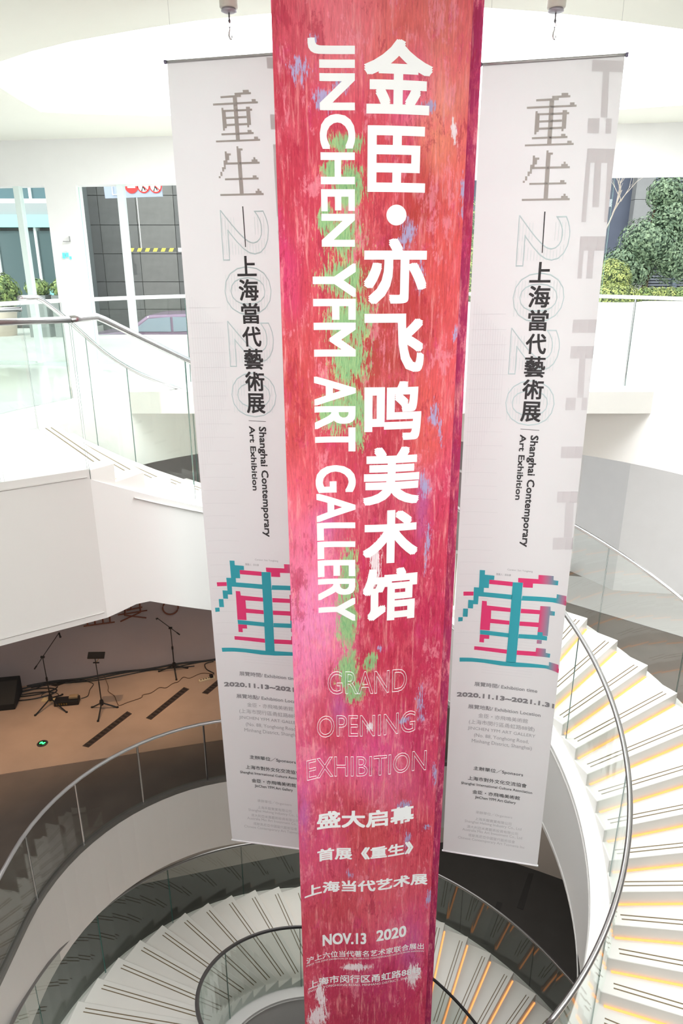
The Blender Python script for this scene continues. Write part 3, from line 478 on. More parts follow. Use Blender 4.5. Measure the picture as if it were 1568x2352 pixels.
def white_banner():
    root = empty('exhibition_banner')
    ns, nz = 24, 60; v = []; f = []
    for j in range(nz+1):
        for i in range(ns+1):
            s = BW*i/ns; z = -BH*j/nz; v.append((s, bow(s, z)+.0012*math.sin(z*3.1+s*5), z))
    for j in range(nz):
        for i in range(ns): k = j*(ns+1)+i; f.append((k, k+ns+1, k+ns+2, k+1))
    mesh('cloth', v, f, bfab, root, smooth=True)
    rodm = mat('rod_grey', (176, 176, 176), .35, .6)
    tp = [(s, bow(s, 0), 0.004) for s in np.linspace(-.012, BW+.012, 12)]
    r = MB().tube(tp, .010, 8).build('top_rod', rodm, root, smooth=True)
    for p in (tp[0], tp[-1]): MB().tube([(p[0]-.008, p[1], p[2]), (p[0]+.008, p[1], p[2])], .014, 8).build('rod_cap', mat('cap_violet_grey', (120, 116, 140), .4, .4), r)
    MB().tube([(s, bow(s, 0), -BH) for s in np.linspace(-.008, BW+.008, 12)], .009, 8).build('bottom_rod', mat('rod_white', (245, 245, 250), .3), root, smooth=True)
    for s in (.04, BW-.04): MB().tube([(s, bow(s, 0), 0), (s, 0, .40)], .0012, 4).build('hanging_wire', steel, root)
    # background print: perspective hairlines, pale blocks, sketched digits
    tag(decal('pixel_pattern', polys(FAINT), wsurf(.0024), faintp, root, .06), kind='stuff')
    lines = []
    for k in range(26):
        z = -1.6-.11*k; lines.append([(.02, z), (.26+.01*(k % 5), z+.002), (.26+.01*(k % 5), z+.0045), (.02, z+.0025)])
    for k in range(14):
        x = .03+.018*k; lines.append([(x, -2.9+.05*k), (x+.0018, -2.9+.05*k), (x+.0018, -1.5-.02*k), (x, -1.5-.02*k)])
    tag(decal('hairline_pattern', polys(lines), wsurf(.0023), linep, root, .08), kind='stuff')
    fan = []
    for k in range(26):
        z = -3.92-.028*k; fan.append([(.22+.003*abs(13-k), z), (.68, z), (.68, z-.002), (.22+.003*abs(13-k), z-.002)])
    tag(decal('fan_pattern', polys(fan), wsurf(.0023), linep, root, .08), kind='stuff')
    fl, ff = fit_text('2020', .30, .66, -2.42, -.93, 0, True, True)
    v0, f0 = text_mesh('2020', .006); V = np.array(v0); mn, mxx = V.min(0), V.max(0)
    ov = [(.30+(p[1]-mn[1])/(mxx[1]-mn[1])*.36, -.93-(p[0]-mn[0])/(mxx[0]-mn[0])*1.49, p[2]*1200) for p in v0]
    tag(decal('sketched_numerals', (ov, f0), wsurf(.0025), tealp, root), kind='stuff')
    hat = []
    for k in range(4):
        zc = -1.10-.385*k
        for j in range(15):
            s = .315+.022*j; hat.append([(s, zc-.13), (s+.0028, zc-.13), (s+.0028, zc-.045+.02*math.sin(j)), (s, zc-.045+.02*math.sin(j))])
            if j < 5 or j > 10: hat.append([(s, zc+.0), (s+.0028, zc+.0), (s+.0028, zc+.12), (s, zc+.12)])
    tag(decal('hatching', polys(hat), wsurf(.0022), mat('print_hatch_teal', (214, 226, 226), .8), root), kind='stuff')
    for part_ in (TITLE[:16], TITLE[16:]): decal('pixel_character', polys(part_), wsurf(.003), greyp, root, .06)
    decal('ruled_line', polys([VL]), wsurf(.0035), darkp, root)
    for ch, a, b, z0, z1 in VC: decal('lettering', fit_text(ch, a, b, z0, z1, .022, bbox=True), wsurf(.0035), darkp, root)
    decal('ruled_line', polys([DIV]), wsurf(.003), midp, root)
    for t, a, b, z0, z1 in ROT: tag(decal('lettering', fit_text(t, a, b, z0, z1, .035, rot=True), wsurf(.0035), darkp, root), kind='stuff')
    pk, tl = lin((240, 66, 128)), lin((58, 176, 192))
    def grad(lst, base, other, nm, d):
        v, f, cols = [], [], {}
        for P, g in lst:
            def col(s, z, g=g):
                if not g: return base
                u = min(1, max(0, (s-g[0])/(g[1]-g[0]))); return tuple(base[i]*(1-u)+other[i]*u for i in range(3))
            fl = polys([P]); decal(nm, fl, wsurf(d), tintm, root, .03, attr=col)
    grad(PINK, pk, tl, 'pixel_logo_bar', .0035); grad(TEAL, tl, pk, 'pixel_logo_bar', .0045)
    cols = {0: lightp, 1: midp, 2: midp, 3: darkp, 4: palep, 5: lightp}
    for t, a, b, z0, z1, k in HT:
        if t.startswith('(上海'): pass
        tag(decal('lettering', fit_text(t, a, b, z0, z1, {2: .07, 1: .012, 3: .01}.get(k, 0)), wsurf(.0035), cols[k], root, .08), kind='stuff')
    return root
def copy_tree(o, parent=None):
    c = o.copy(); COL.objects.link(c); c.parent = parent
    for ch in list(o.children): copy_tree(ch, c)
    return c
BR = white_banner()
BL_ = copy_tree(BR)
def place_banner(o, x, y, z, a, t):
    o.rotation_mode = 'XYZ'; o.matrix_world = Matrix.Translation((x, y, z)) @ Matrix.Rotation(a, 4, 'Z') @ Matrix.Rotation(t, 4, 'Y')
place_banner(BR, .9386, 5.39, 2.7598, -.2168, -.0082); place_banner(BL_, -1.1808, 5.4928, 2.7981, -.186, -.0154)
tag(BR, 'tall white hanging exhibition banner to the right of the pink one, fully visible', 'banner', 'white exhibition banners')
tag(BL_, 'tall white hanging exhibition banner to the left, its right side hidden behind the pink banner', 'banner', 'white exhibition banners')

# ---- the big pink banner
PW = 1.0037; US = [0, .08, .18, .3, .45, .6, .78, .9, 1]; SLP = [.5, .4, .2, 0, 0, .15, .25, .05, -.1]
fu = np.linspace(0, 1, 201); sv = np.interp(fu, US, SLP); gcum = np.concatenate([[0], np.cumsum((sv[1:]+sv[:-1])/2*(fu[1]-fu[0]))])
def psurf(d):
    def fn(s, z):
        u = s/PW; return (-.3449+s-(z-3.1)*.0062, 4.03+float(np.interp(u, fu, gcum))-d, z)
    return fn
def paint_mat():
    m = bpy.data.materials.new('painted_print'); m.use_nodes = True; nt = m.node_tree; N = nt.nodes.new; L = nt.links.new
    b = nt.nodes['Principled BSDF']; b.inputs['Roughness'].default_value = .75; b.inputs['Specular IOR Level'].default_value = .25
    base = N('ShaderNodeAttribute'); base.attribute_name = 'paint'; msk = N('ShaderNodeAttribute'); msk.attribute_name = 'mask'
    uv = N('ShaderNodeAttribute'); uv.attribute_name = 'suv'
    def noise(sx, sz, det, rough=.6, dist=0, off=0):
        mp = N('ShaderNodeMapping'); mp.inputs['Scale'].default_value = (sx, sz, 1); mp.inputs['Location'].default_value = (off, off*.7, off); L(uv.outputs['Vector'], mp.inputs[0])
        n = N('ShaderNodeTexNoise'); n.inputs['Scale'].default_value = 1; n.inputs['Detail'].default_value = det; n.inputs['Roughness'].default_value = rough; n.inputs['Distortion'].default_value = dist
        L(mp.outputs[0], n.inputs['Vector']); return n.outputs['Fac']
    def ramp(fac, a, b_): r = N('ShaderNodeMapRange'); r.interpolation_type = 'SMOOTHSTEP'; r.inputs[1].default_value = a; r.inputs[2].default_value = b_; L(fac, r.inputs[0]); return r.outputs[0]
    def mixc(fac, c1, c2, mode='MIX'):
        x = N('ShaderNodeMix'); x.data_type = 'RGBA'; x.blend_type = mode
        if isinstance(fac, float): x.inputs[0].default_value = fac
        else: L(fac, x.inputs[0])
        for k, c in ((6, c1), (7, c2)):
            if isinstance(c, tuple): x.inputs[k].default_value = (*c, 1)
            else: L(c, x.inputs[k])
        return x.outputs[2]
    def math_(op, a, b_=None):
        x = N('ShaderNodeMath'); x.operation = op
        for k, c in ((0, a), (1, b_)):
            if c is None: continue
            if isinstance(c, (int, float)): x.inputs[k].default_value = c
            else: L(c, x.inputs[k])
        return x.outputs[0]
    big = noise(5, 1.6, 6, .7, .1); streak = noise(38, 3.2, 6, .65, .3, 3); fine = noise(120, 14, 4, .7, .2, 7); scr = noise(60, 9, 5, .75, .3, 31)
    def rag(n_): return math_('ADD', math_('MULTIPLY', n_, .72), math_('MULTIPLY', scr, .28))
    big = rag(big); patch = rag(noise(11, 4.5, 7, .75, .25, 11)); patch2 = rag(noise(8, 3.2, 7, .78, .25, 23)); patch3 = rag(noise(6, 2.6, 6, .75, .3, 41))
    c = base.outputs['Color']
    c = mixc(math_('MULTIPLY', ramp(big, .50, .68), .40), c, lin((170, 60, 52)), 'MIX')      # brown red underpaint
    c = mixc(math_('MULTIPLY', ramp(patch, .48, .60), .4), c, lin((242, 112, 130)))
    c = mixc(math_('MULTIPLY', ramp(patch2, .53, .62), .45), c, lin((224, 66, 130)))
    c = mixc(math_('MULTIPLY', ramp(streak, .52, .72), .7), c, lin((250, 168, 170)))
    c = mixc(math_('MULTIPLY', ramp(streak, .46, .30), .4), c, lin((160, 44, 64)))
    c = mixc(math_('MULTIPLY', ramp(patch3, .54, .60), .5), c, lin((250, 160, 178)))
    c = mixc(math_('MULTIPLY', ramp(patch3, .45, .40), .5), c, lin((176, 40, 70)))
    sep = N('ShaderNodeSeparateColor'); L(msk.outputs['Color'], sep.inputs[0])
    def cover(mask, tex, a=.18):
        t = math_('ADD', math_('MULTIPLY', tex, .62), math_('MULTIPLY', fine, .55)); m2 = math_('ADD', math_('MULTIPLY', mask, .29), t); return ramp(math_('MULTIPLY', math_('SUBTRACT', m2, .76), math_('GREATER_THAN', mask, .12)), 0, .05)
    gcol = mixc(ramp(fine, .4, .6), lin((104, 176, 124)), lin((200, 204, 140)))
    c = mixc(cover(sep.outputs[0], patch), c, gcol)
    c = mixc(math_('MULTIPLY', cover(sep.outputs[0], scr), .8), c, lin((150, 196, 140)))
    c = mixc(math_('MULTIPLY', cover(sep.outputs[1], patch2), .85), c, lin((172, 178, 222)))
    c = mixc(cover(sep.outputs[2], scr), c, lin((250, 232, 238)))
    f2 = N('ShaderNodeMapRange'); f2.inputs[1].default_value = .3; f2.inputs[2].default_value = .7; f2.inputs[3].default_value = .84; f2.inputs[4].default_value = 1.12; L(fine, f2.inputs[0])
    sc_ = N('ShaderNodeVectorMath'); sc_.operation = 'SCALE'; L(c, sc_.inputs[0]); L(f2.outputs[0], sc_.inputs['Scale'])
    L(sc_.outputs[0], b.inputs['Base Color'])
    tr = N('ShaderNodeBsdfTranslucent'); L(sc_.outputs[0], tr.inputs[0]); mx = N('ShaderNodeMixShader'); mx.inputs[0].default_value = .15
    L(b.outputs[0], mx.inputs[1]); L(tr.outputs[0], mx.inputs[2]); L(mx.outputs[0], nt.nodes['Material Output'].inputs[0]); return m
paintm = paint_mat()
def painted_sheet(name, fn, s0, s1, z0, z1, ns, nz, parent, blobs=True, plain=None):
    S, Z = np.meshgrid(np.linspace(s0, s1, ns+1), np.linspace(z1, z0, nz+1)); S = S.ravel(); Z = Z.ravel()
    v = [fn(a, b) for a, b in zip(S, Z)]; f = []
    for j in range(nz):
        for i in range(ns): k = j*(ns+1)+i; f.append((k, k+ns+1, k+ns+2, k+1))
    o = mesh(name, v, f, paintm, parent, smooth=True); me = o.data
    col = np.zeros((len(S), 3)); wt = np.full(len(S), .25); col += np.array(lin(plain or (222, 84, 104)))*.25; msk = np.zeros((len(S), 3))
    if blobs:
        jit = .03*np.sin(Z*9)+.02*np.sin(Z*23+1)
        for b in BLOB:
            w = np.exp(-(((S+jit*.5-b[0])/max(b[2], .03))**2+((Z-b[1])/max(b[3], .05))**2)*1.1)*2.6; col += w[:, None]*np.array(lin(b[4:7])); wt += w
        for k, lst, g in ((0, GREEN, 1.0), (1, BLUE, .85), (2, WHITE, 1.15)):
            for b in lst:
                w = np.exp(-(((S+jit*.3-b[0])/max(b[2], .015))**2+((Z-b[1])/max(b[3], .03))**2)*.8)*g; msk[:, k] = np.maximum(msk[:, k], w)
        for b in PURPLE:
            w = np.exp(-(((S-b[0])/b[2])**2+((Z-b[1])/b[3])**2))*1.2; col += w[:, None]*np.array(lin((196, 120, 200))); wt += w
    col /= wt[:, None]
    for nm, arr in (('paint', col), ('mask', msk)):
        ca = me.color_attributes.new(nm, 'FLOAT_COLOR', 'POINT'); a4 = np.ones((len(S), 4), np.float32); a4[:, :3] = arr; ca.data.foreach_set('color', a4.ravel())
    at = me.attributes.new('suv', 'FLOAT_VECTOR', 'POINT'); at.data.foreach_set('vector', np.stack([S, Z, np.zeros_like(S)], 1).astype(np.float32).ravel())
    return o
PB = empty('opening_banner'); tag(PB, 'huge pink and red painted banner hanging in the middle with white gallery lettering', 'banner')
painted_sheet('front_sheet', psurf(0), 0, PW, -5.2, 3.18, 80, 330, PB)
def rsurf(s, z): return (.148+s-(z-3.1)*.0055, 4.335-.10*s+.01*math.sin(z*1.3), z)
painted_sheet('rear_sheet', rsurf, -.1, .585, -5.2, 3.18, 14, 160, PB, blobs=False, plain=(172, 54, 100))  # front sheet's shade on the rear sheet is put into its darker magenta
MB().tube([(x, 4.03+.2*(x+.35), 3.17) for x in np.linspace(-.37, .72, 8)], .014, 8).build('top_rod', steel, PB)
pwhite = mat('print_white', (248, 250, 252), .7)
for ch, a, b, z0, z1 in BIG: decal('lettering', fit_text(ch, a, b, z0, z1, .034, bbox=True), psurf(.003), pwhite, PB, .04)
s, z, r = DOT; decal('dot', polys([[(s+r*math.cos(2*math.pi*k/40), z+r*.95*math.sin(2*math.pi*k/40)) for k in range(40)]]), psurf(.003), pwhite, PB, .03)
for t, a, b, z0, z1 in PROT: decal('lettering', fit_text(t, a, b, z0, z1, .030, rot=True, bbox=True), psurf(.003), pwhite, PB, .04)
for t, a, b, z0, z1 in OUTL:
    v0, f0 = text_mesh(t, .010); V = np.array(v0); mn, mxx = V.min(0), V.max(0)
    decal('outline_lettering', ([(a+(p[0]-mn[0])/(mxx[0]-mn[0])*(b-a), z0+(p[1]-mn[1])/(mxx[1]-mn[1])*(z1-z0), p[2]*1500) for p in v0], f0), psurf(.004), pwhite, PB)
for t, a, b, z0, z1, bd in SOL:
    o = decal('lettering', fit_text(t, a, b, z0, z1, .035*bd, bbox=True), psurf(.003), pwhite, PB, .06)
    tag(o, kind='stuff')

# ---- hoist hooks under the ceiling
def hoist(x, lab):
    h = empty('hoist_hook', (x, 5.0, 2.80)); tag(h, lab, 'hook', 'ceiling hooks')
    MB().lathe([(.0, .40), (.058, .40), (.056, .17), (.05, .163), (.0, .163)], n=24).build('housing', mat('hoist_cream', (214, 210, 200), .4), h, smooth=True)
    MB().lathe([(.0, .163), (.042, .163), (.047, .148), (.03, .142), (0, .142)], n=24).build('collar', mat('collar_grey', (170, 166, 176), .35, .4), h, smooth=True)
    MB().tube([(0, 0, .15), (0, 0, .105)], .005, 8).build('cable', dsteel, h)
    MB().tube([(0, 0, .11), (0, 0, .10), (.002, 0, .088)], [.005, .009, .004], 8).build('ferrule', dsteel, h)
    MB().tube([(0, 0, .09), (-.006, 0, .078), (-.003, 0, .066), (.005, 0, .068), (.009, 0, .076), (.002, 0, .09)], .0022, 6).build('ring', steel, h)
    MB().tube([(0, 0, .07), (.001, 0, .055), (-.005, 0, .038), (-.006, 0, .022), (.001, 0, .006), (.007, 0, .003), (.012, 0, .014), (.011, 0, .024)], [.003, .004, .005, .006, .006, .005, .004, .003], 8).build('hook', steel, h, smooth=True)
hoist(-.68, 'small cream ceiling hoist with steel hook above the left white banner'); hoist(1.295, 'small cream ceiling hoist with steel hook above the right white banner')
# ================================================================ STAGE ITEMS IN THE BASEMENT
def tripod(root, feet, hub, z=.14):
    for f in feet:
        l = MB().tube([(0, 0, z), (f[0]-hub[0], f[1]-hub[1], .015)], .013, 6).build('leg', black, root)
        MB().tube([(f[0]-hub[0], f[1]-hub[1], .0), (f[0]-hub[0], f[1]-hub[1], .03)], .02, 8).build('rubber_foot', black, l)
    MB().lathe([(0, z-.04), (.035, z-.04), (.04, z), (.03, z+.05), (0, z+.05)], n=12).build('hub', black, root)
def mic_stand(hub, feet, top, b0, b1, mic, lab):
    h = Vector((hub[0], hub[1], ZB)); root = empty('microphone_stand', h); tag(root, lab, 'microphone stand', 'microphone stands')
    tripod(root, feet, hub)
    R = lambda p: Vector(p)-h
    mid = R(top)*.55; MB().tube([(0, 0, .1), mid], .011, 8).build('lower_pole', black, root); MB().tube([mid, R(top)], .008, 8).build('upper_pole', black, root)
    MB().tube([mid-Vector((0, 0, .03)), mid+Vector((0, 0, .03))], .018, 8).build('clutch', black, root)
    t = R(top); MB().tube([t-Vector((.03, 0, 0)), t+Vector((.03, 0, 0))], .022, 8).build('boom_clamp', black, root)
    bm_ = MB().tube([R(b0), R(b1)], .007, 8).build('boom_arm', black, root)
    d = (R(b0)-R(b1)).normalized(); MB().tube([R(b0)+d*.02, R(b0)-d*.05], .013, 8).build('counterweight', black, bm_)
    if mic is not None: MB().tube([R(b1), (R(b1)+R(mic))/2, R(mic)], [.018, .014, .02], 8).build('microphone', black, root)
mic_stand((-5.06, 10.43), [(-5.21, 10.11), (-4.71, 10.20), (-4.98, 10.72)], (-5.08, 10.43, -4.78), (-5.21, 10.37, -4.96), (-4.80, 10.56, -4.39), (-4.79, 10.57, -4.48), 'black microphone boom stand over the black stage box at left')
mic_stand((-3.15, 11.50), [(-3.05, 11.20), (-3.44, 11.48), (-2.93, 11.60)], (-3.15, 11.48, -4.8), (-3.01, 11.50, -4.94), (-3.34, 11.38, -4.55), (-3.36, 11.36, -4.55), 'black microphone boom stand against the grey wall at the right of the stage')
h = (-4.13, 10.30); st = empty('tray_stand', (h[0], h[1], ZB)); tag(st, 'black tripod stand with a small tray top in the middle of the stage', 'stand')
tripod(st, [(-4.32, 10.34), (-3.88, 10.34), (-4.09, 9.95)], h)
MB().tube([(0, 0, .1), (0, 0, .55)], .011, 8).build('lower_pole', black, st); MB().tube([(0, 0, .55), (-.01, 0, 1.03)], .008, 8).build('upper_pole', black, st)
MB().tube([(-.05, 0, .93), (.05, 0, .93)], .012, 8).build('clamp', black, st); MB().tube([(0, 0, .93), (.06, 0, 1.02), (.06, 0, 1.06)], .006, 6).build('bracket', mat('brass', (170, 140, 80), .4, .8), st)
t = MB().box(-.10, .17, -.07, .07, -.012, .012).build('tray', black, st, loc=(-.02, 0, 1.07)); t.rotation_euler = (.25, .10, .2)
# floor monitor
sp = MB().prism([(0, 0), (.55, 0), (.55, .34), (.38, .36), (.0, .12)], 0, .52)
v = [(p[0]-.27, p[2]-.26, p[1]) for p in sp.v]; o = mesh('speaker_cabinet', v, [q[::-1] for q in sp.f], mat('speaker_black', (24, 26, 28), .7))
rt_ = empty('floor_monitor', (-5.93, 10.50, ZB+.012)); tag(rt_, 'black wedge floor monitor speaker at the left edge of the picture', 'speaker'); o.parent = rt_; bevel(o, .012); rt_.rotation_euler = (0, 0, 1.75)
MB().box(-.2, .08, -.22, .22, .03, .05).build('grille', mat('grille_black', (14, 14, 15), .9), rt_, loc=(0.02, 0, .23)).rotation_euler = (0, -.62, 0)
# stage box with power bricks
b = empty('stage_box', (-4.80, 10.47, ZB+.012)); tag(b, 'low black stage box with power adapters lying beside the left microphone stand', 'box'); b.rotation_euler = (0, 0, .15)
bevel(MB().box(-.20, .21, -.085, .085, 0, .09).build('case', black, b), .008); bevel(MB().box(.04, .19, -.02, .07, .09, .13).build('power_adapter', mat('adapter_tan', (150, 128, 100), .5), b), .006)
for k in range(5): MB().box(-.16+.04*k, -.14+.04*k, -.095, -.085, .03, .06).build('socket', mat('socket_brass', (130, 110, 60), .4, .6), b)
tag(bevel(MB().box(-.17, .17, -.06, .06, 0, .02).build('stage_mat', mat('paper_cream', (196, 178, 140), .7), loc=(-5.10, 10.56, ZB+.012)), .003), 'pale card lying under the feet of the left microphone stand', 'card')
def cable(pts, r, lab, z=ZB+.014, cat='cable', m=black, group='cables on the stage floor'):
    P = [Vector((p[0], p[1], z+(p[2] if len(p) > 2 else r))) for p in pts]; Q = []
    for i in range(len(P)-1):
        a, b_, c, d = P[max(i-1, 0)], P[i], P[i+1], P[min(i+2, len(P)-1)]
        for k in range(4):
            t = k/4; Q.append(.5*((2*b_)+(c-a)*t+(2*a-5*b_+4*c-d)*t*t+(3*b_-a-3*c+d)*t**3))
    Q.append(P[-1]); return tag(MB().tube(Q, r, 6).build('cable', m), lab, cat, group)
wl_ = lambda u, off: (-6.17+3.68*u+off*.27, 10.9+1.04*u-off*.96)
cable([wl_(u, .05+.02*math.sin(u*21)) for u in np.linspace(.12, 1.15, 22)], .018, 'thick black cable run along the foot of the stage wall')
cable([wl_(u, .10+.035*math.sin(u*17+1)) for u in np.linspace(.10, 1.15, 22)], .012, 'middle black cable lying just in front of the thick one along the wall')
cable([wl_(u, .15+.04*math.sin(u*13+2)) for u in np.linspace(.14, .9, 18)], .009, 'thinner wavy black cable along the stage wall')
cable([wl_(.16+.10*math.cos(a), .22+.13*math.sin(a)+.02*a) for a in np.linspace(0, 12, 30)], .011, 'coiled black cable heaped in the corner behind the floor monitor')
cable([(-5.72, 10.79), (-5.53, 10.9), (-5.31, 11.16), (-5.2, 11.3), (-4.92, 11.45)], .008, 'black cable slanting from the floor monitor to the wall')
cable([(-4.53, 11.51), (-4.25, 11.0), (-4.19, 10.82), (-4.04, 10.68), (-3.93, 10.48), (-3.86, 10.39), (-3.75, 10.48), (-3.55, 10.62), (-3.54, 10.71), (-3.41, 10.77), (-3.3, 10.94), (-3.18, 10.93), (-3.09, 11.07), (-3.0, 11.13), (-2.94, 11.28), (-2.81, 11.25), (-2.63, 11.41), (-2.38, 11.38)], .006, 'thin brown wavy cable crossing the lit middle of the stage', m=mat('cable_brown', (92, 66, 52), .6))
cable([(-5.06, 10.58), (-5.05, 10.73), (-5.24, 10.81), (-5.34, 10.7), (-5.21, 10.58), (-5.08, 10.57)], .006, 'small loop of black cable by the left microphone stand')
cable([(-4.60, 10.60), (-4.51, 10.68), (-4.54, 10.87), (-4.53, 11.04), (-4.6, 11.10), (-4.74, 11.17), (-4.84, 11.16), (-4.80, 11.20)], .006, 'black cable snaking from the stage box back to the wall')
cable([(-2.39, 11.41), (-2.55, 11.54), (-2.62, 11.71), (-2.57, 11.78), (-2.47, 11.82)], .009, 'curled black cable beside the power strip at the right of the stage')
ps = empty('power_strip', (-2.50, 11.20, ZB+.012)); ps.rotation_euler = (0, 0, .48); tag(ps, 'cream power strip with a black plug on the stage floor next to the left banner', 'power strip')
bevel(MB().box(-.14, .16, -.03, .03, 0, .03).build('body', mat('strip_cream', (214, 200, 170), .5), ps), .006)
for k in range(4): MB().box(-.11+.05*k, -.085+.05*k, -.012, .012, .03, .033).build('outlet', black, ps)
bevel(MB().box(.07, .13, -.035, .035, .03, .08).build('plug', black, ps), .006)
gm = mat('floor_grille_brown', (62, 52, 48), .5); sl_ = mat('floor_grille_slot', (40, 34, 32), .6)
for pts, lab in (([(-4.13, 9.31), (-4.02, 9.27), (-3.58, 10.16), (-3.68, 10.23)], 'long dark floor grille in the front middle of the stage, nearest the railing'), ([(-3.31, 10.04), (-3.21, 9.99), (-2.75, 10.90), (-2.86, 10.96)], 'long dark floor grille right of the middle one, pointing to the power strip'),
                 ([(-2.50, 10.78), (-2.39, 10.74), (-1.95, 11.62), (-2.06, 11.66)], 'dark floor grille partly hidden behind the left banner'), ([(-5.30, 11.02), (-5.19, 10.98), (-5.05, 11.10), (-5.14, 11.14)], 'short dark grille by the wall behind the left microphone stand')):
    g = empty('floor_grille', (0, 0, 0)); tag(g, lab, 'grille', 'stage floor grilles')
    MB().prism(pts, ZB+.012, ZB+.017).build('frame', gm, g)
    n = 12
    for k in range(n):
        a = [pts[0][i]+(pts[3][i]-pts[0][i])*(k+.25)/n for i in (0, 1)]; b_ = [pts[1][i]+(pts[2][i]-pts[1][i])*(k+.25)/n for i in (0, 1)]; c = [pts[1][i]+(pts[2][i]-pts[1][i])*(k+.75)/n for i in (0, 1)]; d = [pts[0][i]+(pts[3][i]-pts[0][i])*(k+.75)/n for i in (0, 1)]
        sh = lambda p, q: [p[i]+(q[i]-p[i])*.15 for i in (0, 1)]
        MB().prism([sh(a, b_), sh(b_, a), sh(c, d), sh(d, c)], ZB+.017, ZB+.019).build('slot', sl_, g)
ex = empty('floor_exit_light', (-4.79, 9.37, ZB+.012)); tag(ex, 'round floor light with a glowing green running-man arrow at the front left of the stage', 'light')
MB().lathe([(.085, 0), (.085, .006), (.06, .01)], n=28).build('bezel', dsteel, ex); MB().lathe([(.06, .009), (0, .009)], n=28).build('lens', mat('lens_black', (20, 34, 24), .2), ex)
gr_ = mat('green_glow', (60, 255, 110), .5, emit=((50, 255, 110), 3.0))
MB().tube([(-.04, -.015, .014), (-.01, .012, .014), (.012, -.012, .014), (.04, .014, .014)], .007, 6).build('symbol', gr_, ex); MB().tube([(-.035, .016, .014), (.0, .018, .014)], .006, 6).build('symbol', gr_, ex); MB().tube([(.0, -.02, .014), (.035, -.018, .014)], .006, 6).build('symbol', gr_, ex)
# brown wall lettering on the stage wall (lower ends of the strokes show)
wr = empty('wall_lettering', (-6.17, 10.9, 0), math.atan2(1.04, 3.68)); tag(wr, 'brown raised characters on the grey stage wall, half hidden by the white landing above', 'lettering')
brn = mat('letter_brown', (124, 72, 52), .6)
def strk(a, b_, w=.028): MB().tube([(a[0], -.012, a[1]), (b_[0], -.012, b_[1])], w/2, 4).build('stroke', brn, wr)
for a, b_ in (((1.55, -4.67), (2.09, -4.665)), ((1.62, -4.66), (1.62, -4.1)), ((1.75, -4.66), (1.76, -4.2)), ((1.89, -4.66), (1.90, -4.2)), ((2.01, -4.66), (2.03, -4.1)), ((1.60, -4.12), (2.04, -4.12)),
              ((2.16, -4.53), (2.68, -4.51)), ((2.19, -4.67), (2.56, -4.53)), ((2.27, -4.55), (2.65, -4.66)), ((2.28, -4.55), (2.31, -4.3)), ((2.32, -4.46), (2.6, -4.43)), ((2.56, -4.53), (2.56, -4.3)), ((2.40, -4.45), (2.40, -4.15))): strk(a, b_)
MB().tube([(3.1+.14*math.cos(a), -.012, -4.51+.14*math.sin(a)) for a in np.linspace(0, 2*math.pi, 24)], .014, 6).build('stroke', brn, wr)
# small signs on the white pier of the entrance front
s_ = MB(); s_.box(-.005, .005, -.02, 0, 0, .07); s_.box(-.10, .005, -.02, 0, -.008, .004)
tag(s_.build('wall_bracket', mat('bracket_grey', (150, 150, 150), .5), loc=(-4.03, 11.16, 1.84)), 'tiny grey L shaped bracket on the white pier between the left windows', 'bracket')
sg = empty('pier_sign', (-4.10, 11.17, 1.60)); tag(sg, 'little cyan sticker low on the white pier between the left windows', 'sticker')
cy = mat('sticker_cyan', (110, 222, 236), .5); MB().box(-.07, -.03, -.01, 0, 0, .08).build('mark', cy, sg); MB().box(-.02, .02, -.01, 0, .02, .08).build('mark', cy, sg); MB().box(.03, .06, -.01, 0, -.01, .03).build('mark', cy, sg)

# ================================================================ OUTSIDE
pave = mat('pale_paving', (222, 220, 214), .7, noise=.06, scale=1.0)
g = MB()
for (x0, x1, y0, y1) in ((-40, 40, 8.95, 16.8), (-40, -6.45, 16.8, 60), (-1.9, 40, 16.8, 60), (-6.45, -1.9, 19.9, 60)): g.box(x0, x1, y0, y1, -.3, -.02)
tag(g.build('ground_forecourt', pave), kind='structure')
tag(MB().box(-6.45, -1.9, 16.8, 20, -1.2, -1.0).build('ground_ramp', mat('asphalt', (150, 150, 152), .8)), kind='structure')
hz = lambda c, k=.0: tuple(int(v+(215-v)*k) for v in c)  # k washes a colour towards pale grey, haze put into the paint
# dark stone wall of the garage ramp, panel by panel
rw = empty('ramp_wall', (-7.6, 19.6, 0)); tag(rw, 'grey stone panelled wall of the garage ramp behind the left window', 'wall')
MB().box(-1.6, 6.2, .03, .3, -1, 4.6).build('core', mat('joint_dark', (74, 74, 74), .8), rw)
pm = [mat('stone_panel_%s' % n_, hz(c), .6, noise=.10, scale=6) for n_, c in (('a', (112, 112, 110)), ('b', (104, 104, 103)), ('c', (120, 119, 116)))]
cube = {}
for r in range(8):
    for c in range(8):
        m_ = pm[(r*3+c*5) % 3]; key = m_.name
        if key not in cube:
            me = bpy.data.meshes.new('stone_panel'); t_ = MB().box(0, .955, 0, .04, 0, .685); me.from_pydata(t_.v, [], t_.f); me.materials.append(m_); cube[key] = me
        o = bpy.data.objects.new('stone_panel', cube[key]); COL.objects.link(o); o.parent = rw; o.location = (-1.55+.97*c, -.01-.004*((r+c) % 2), -1+.70*r)
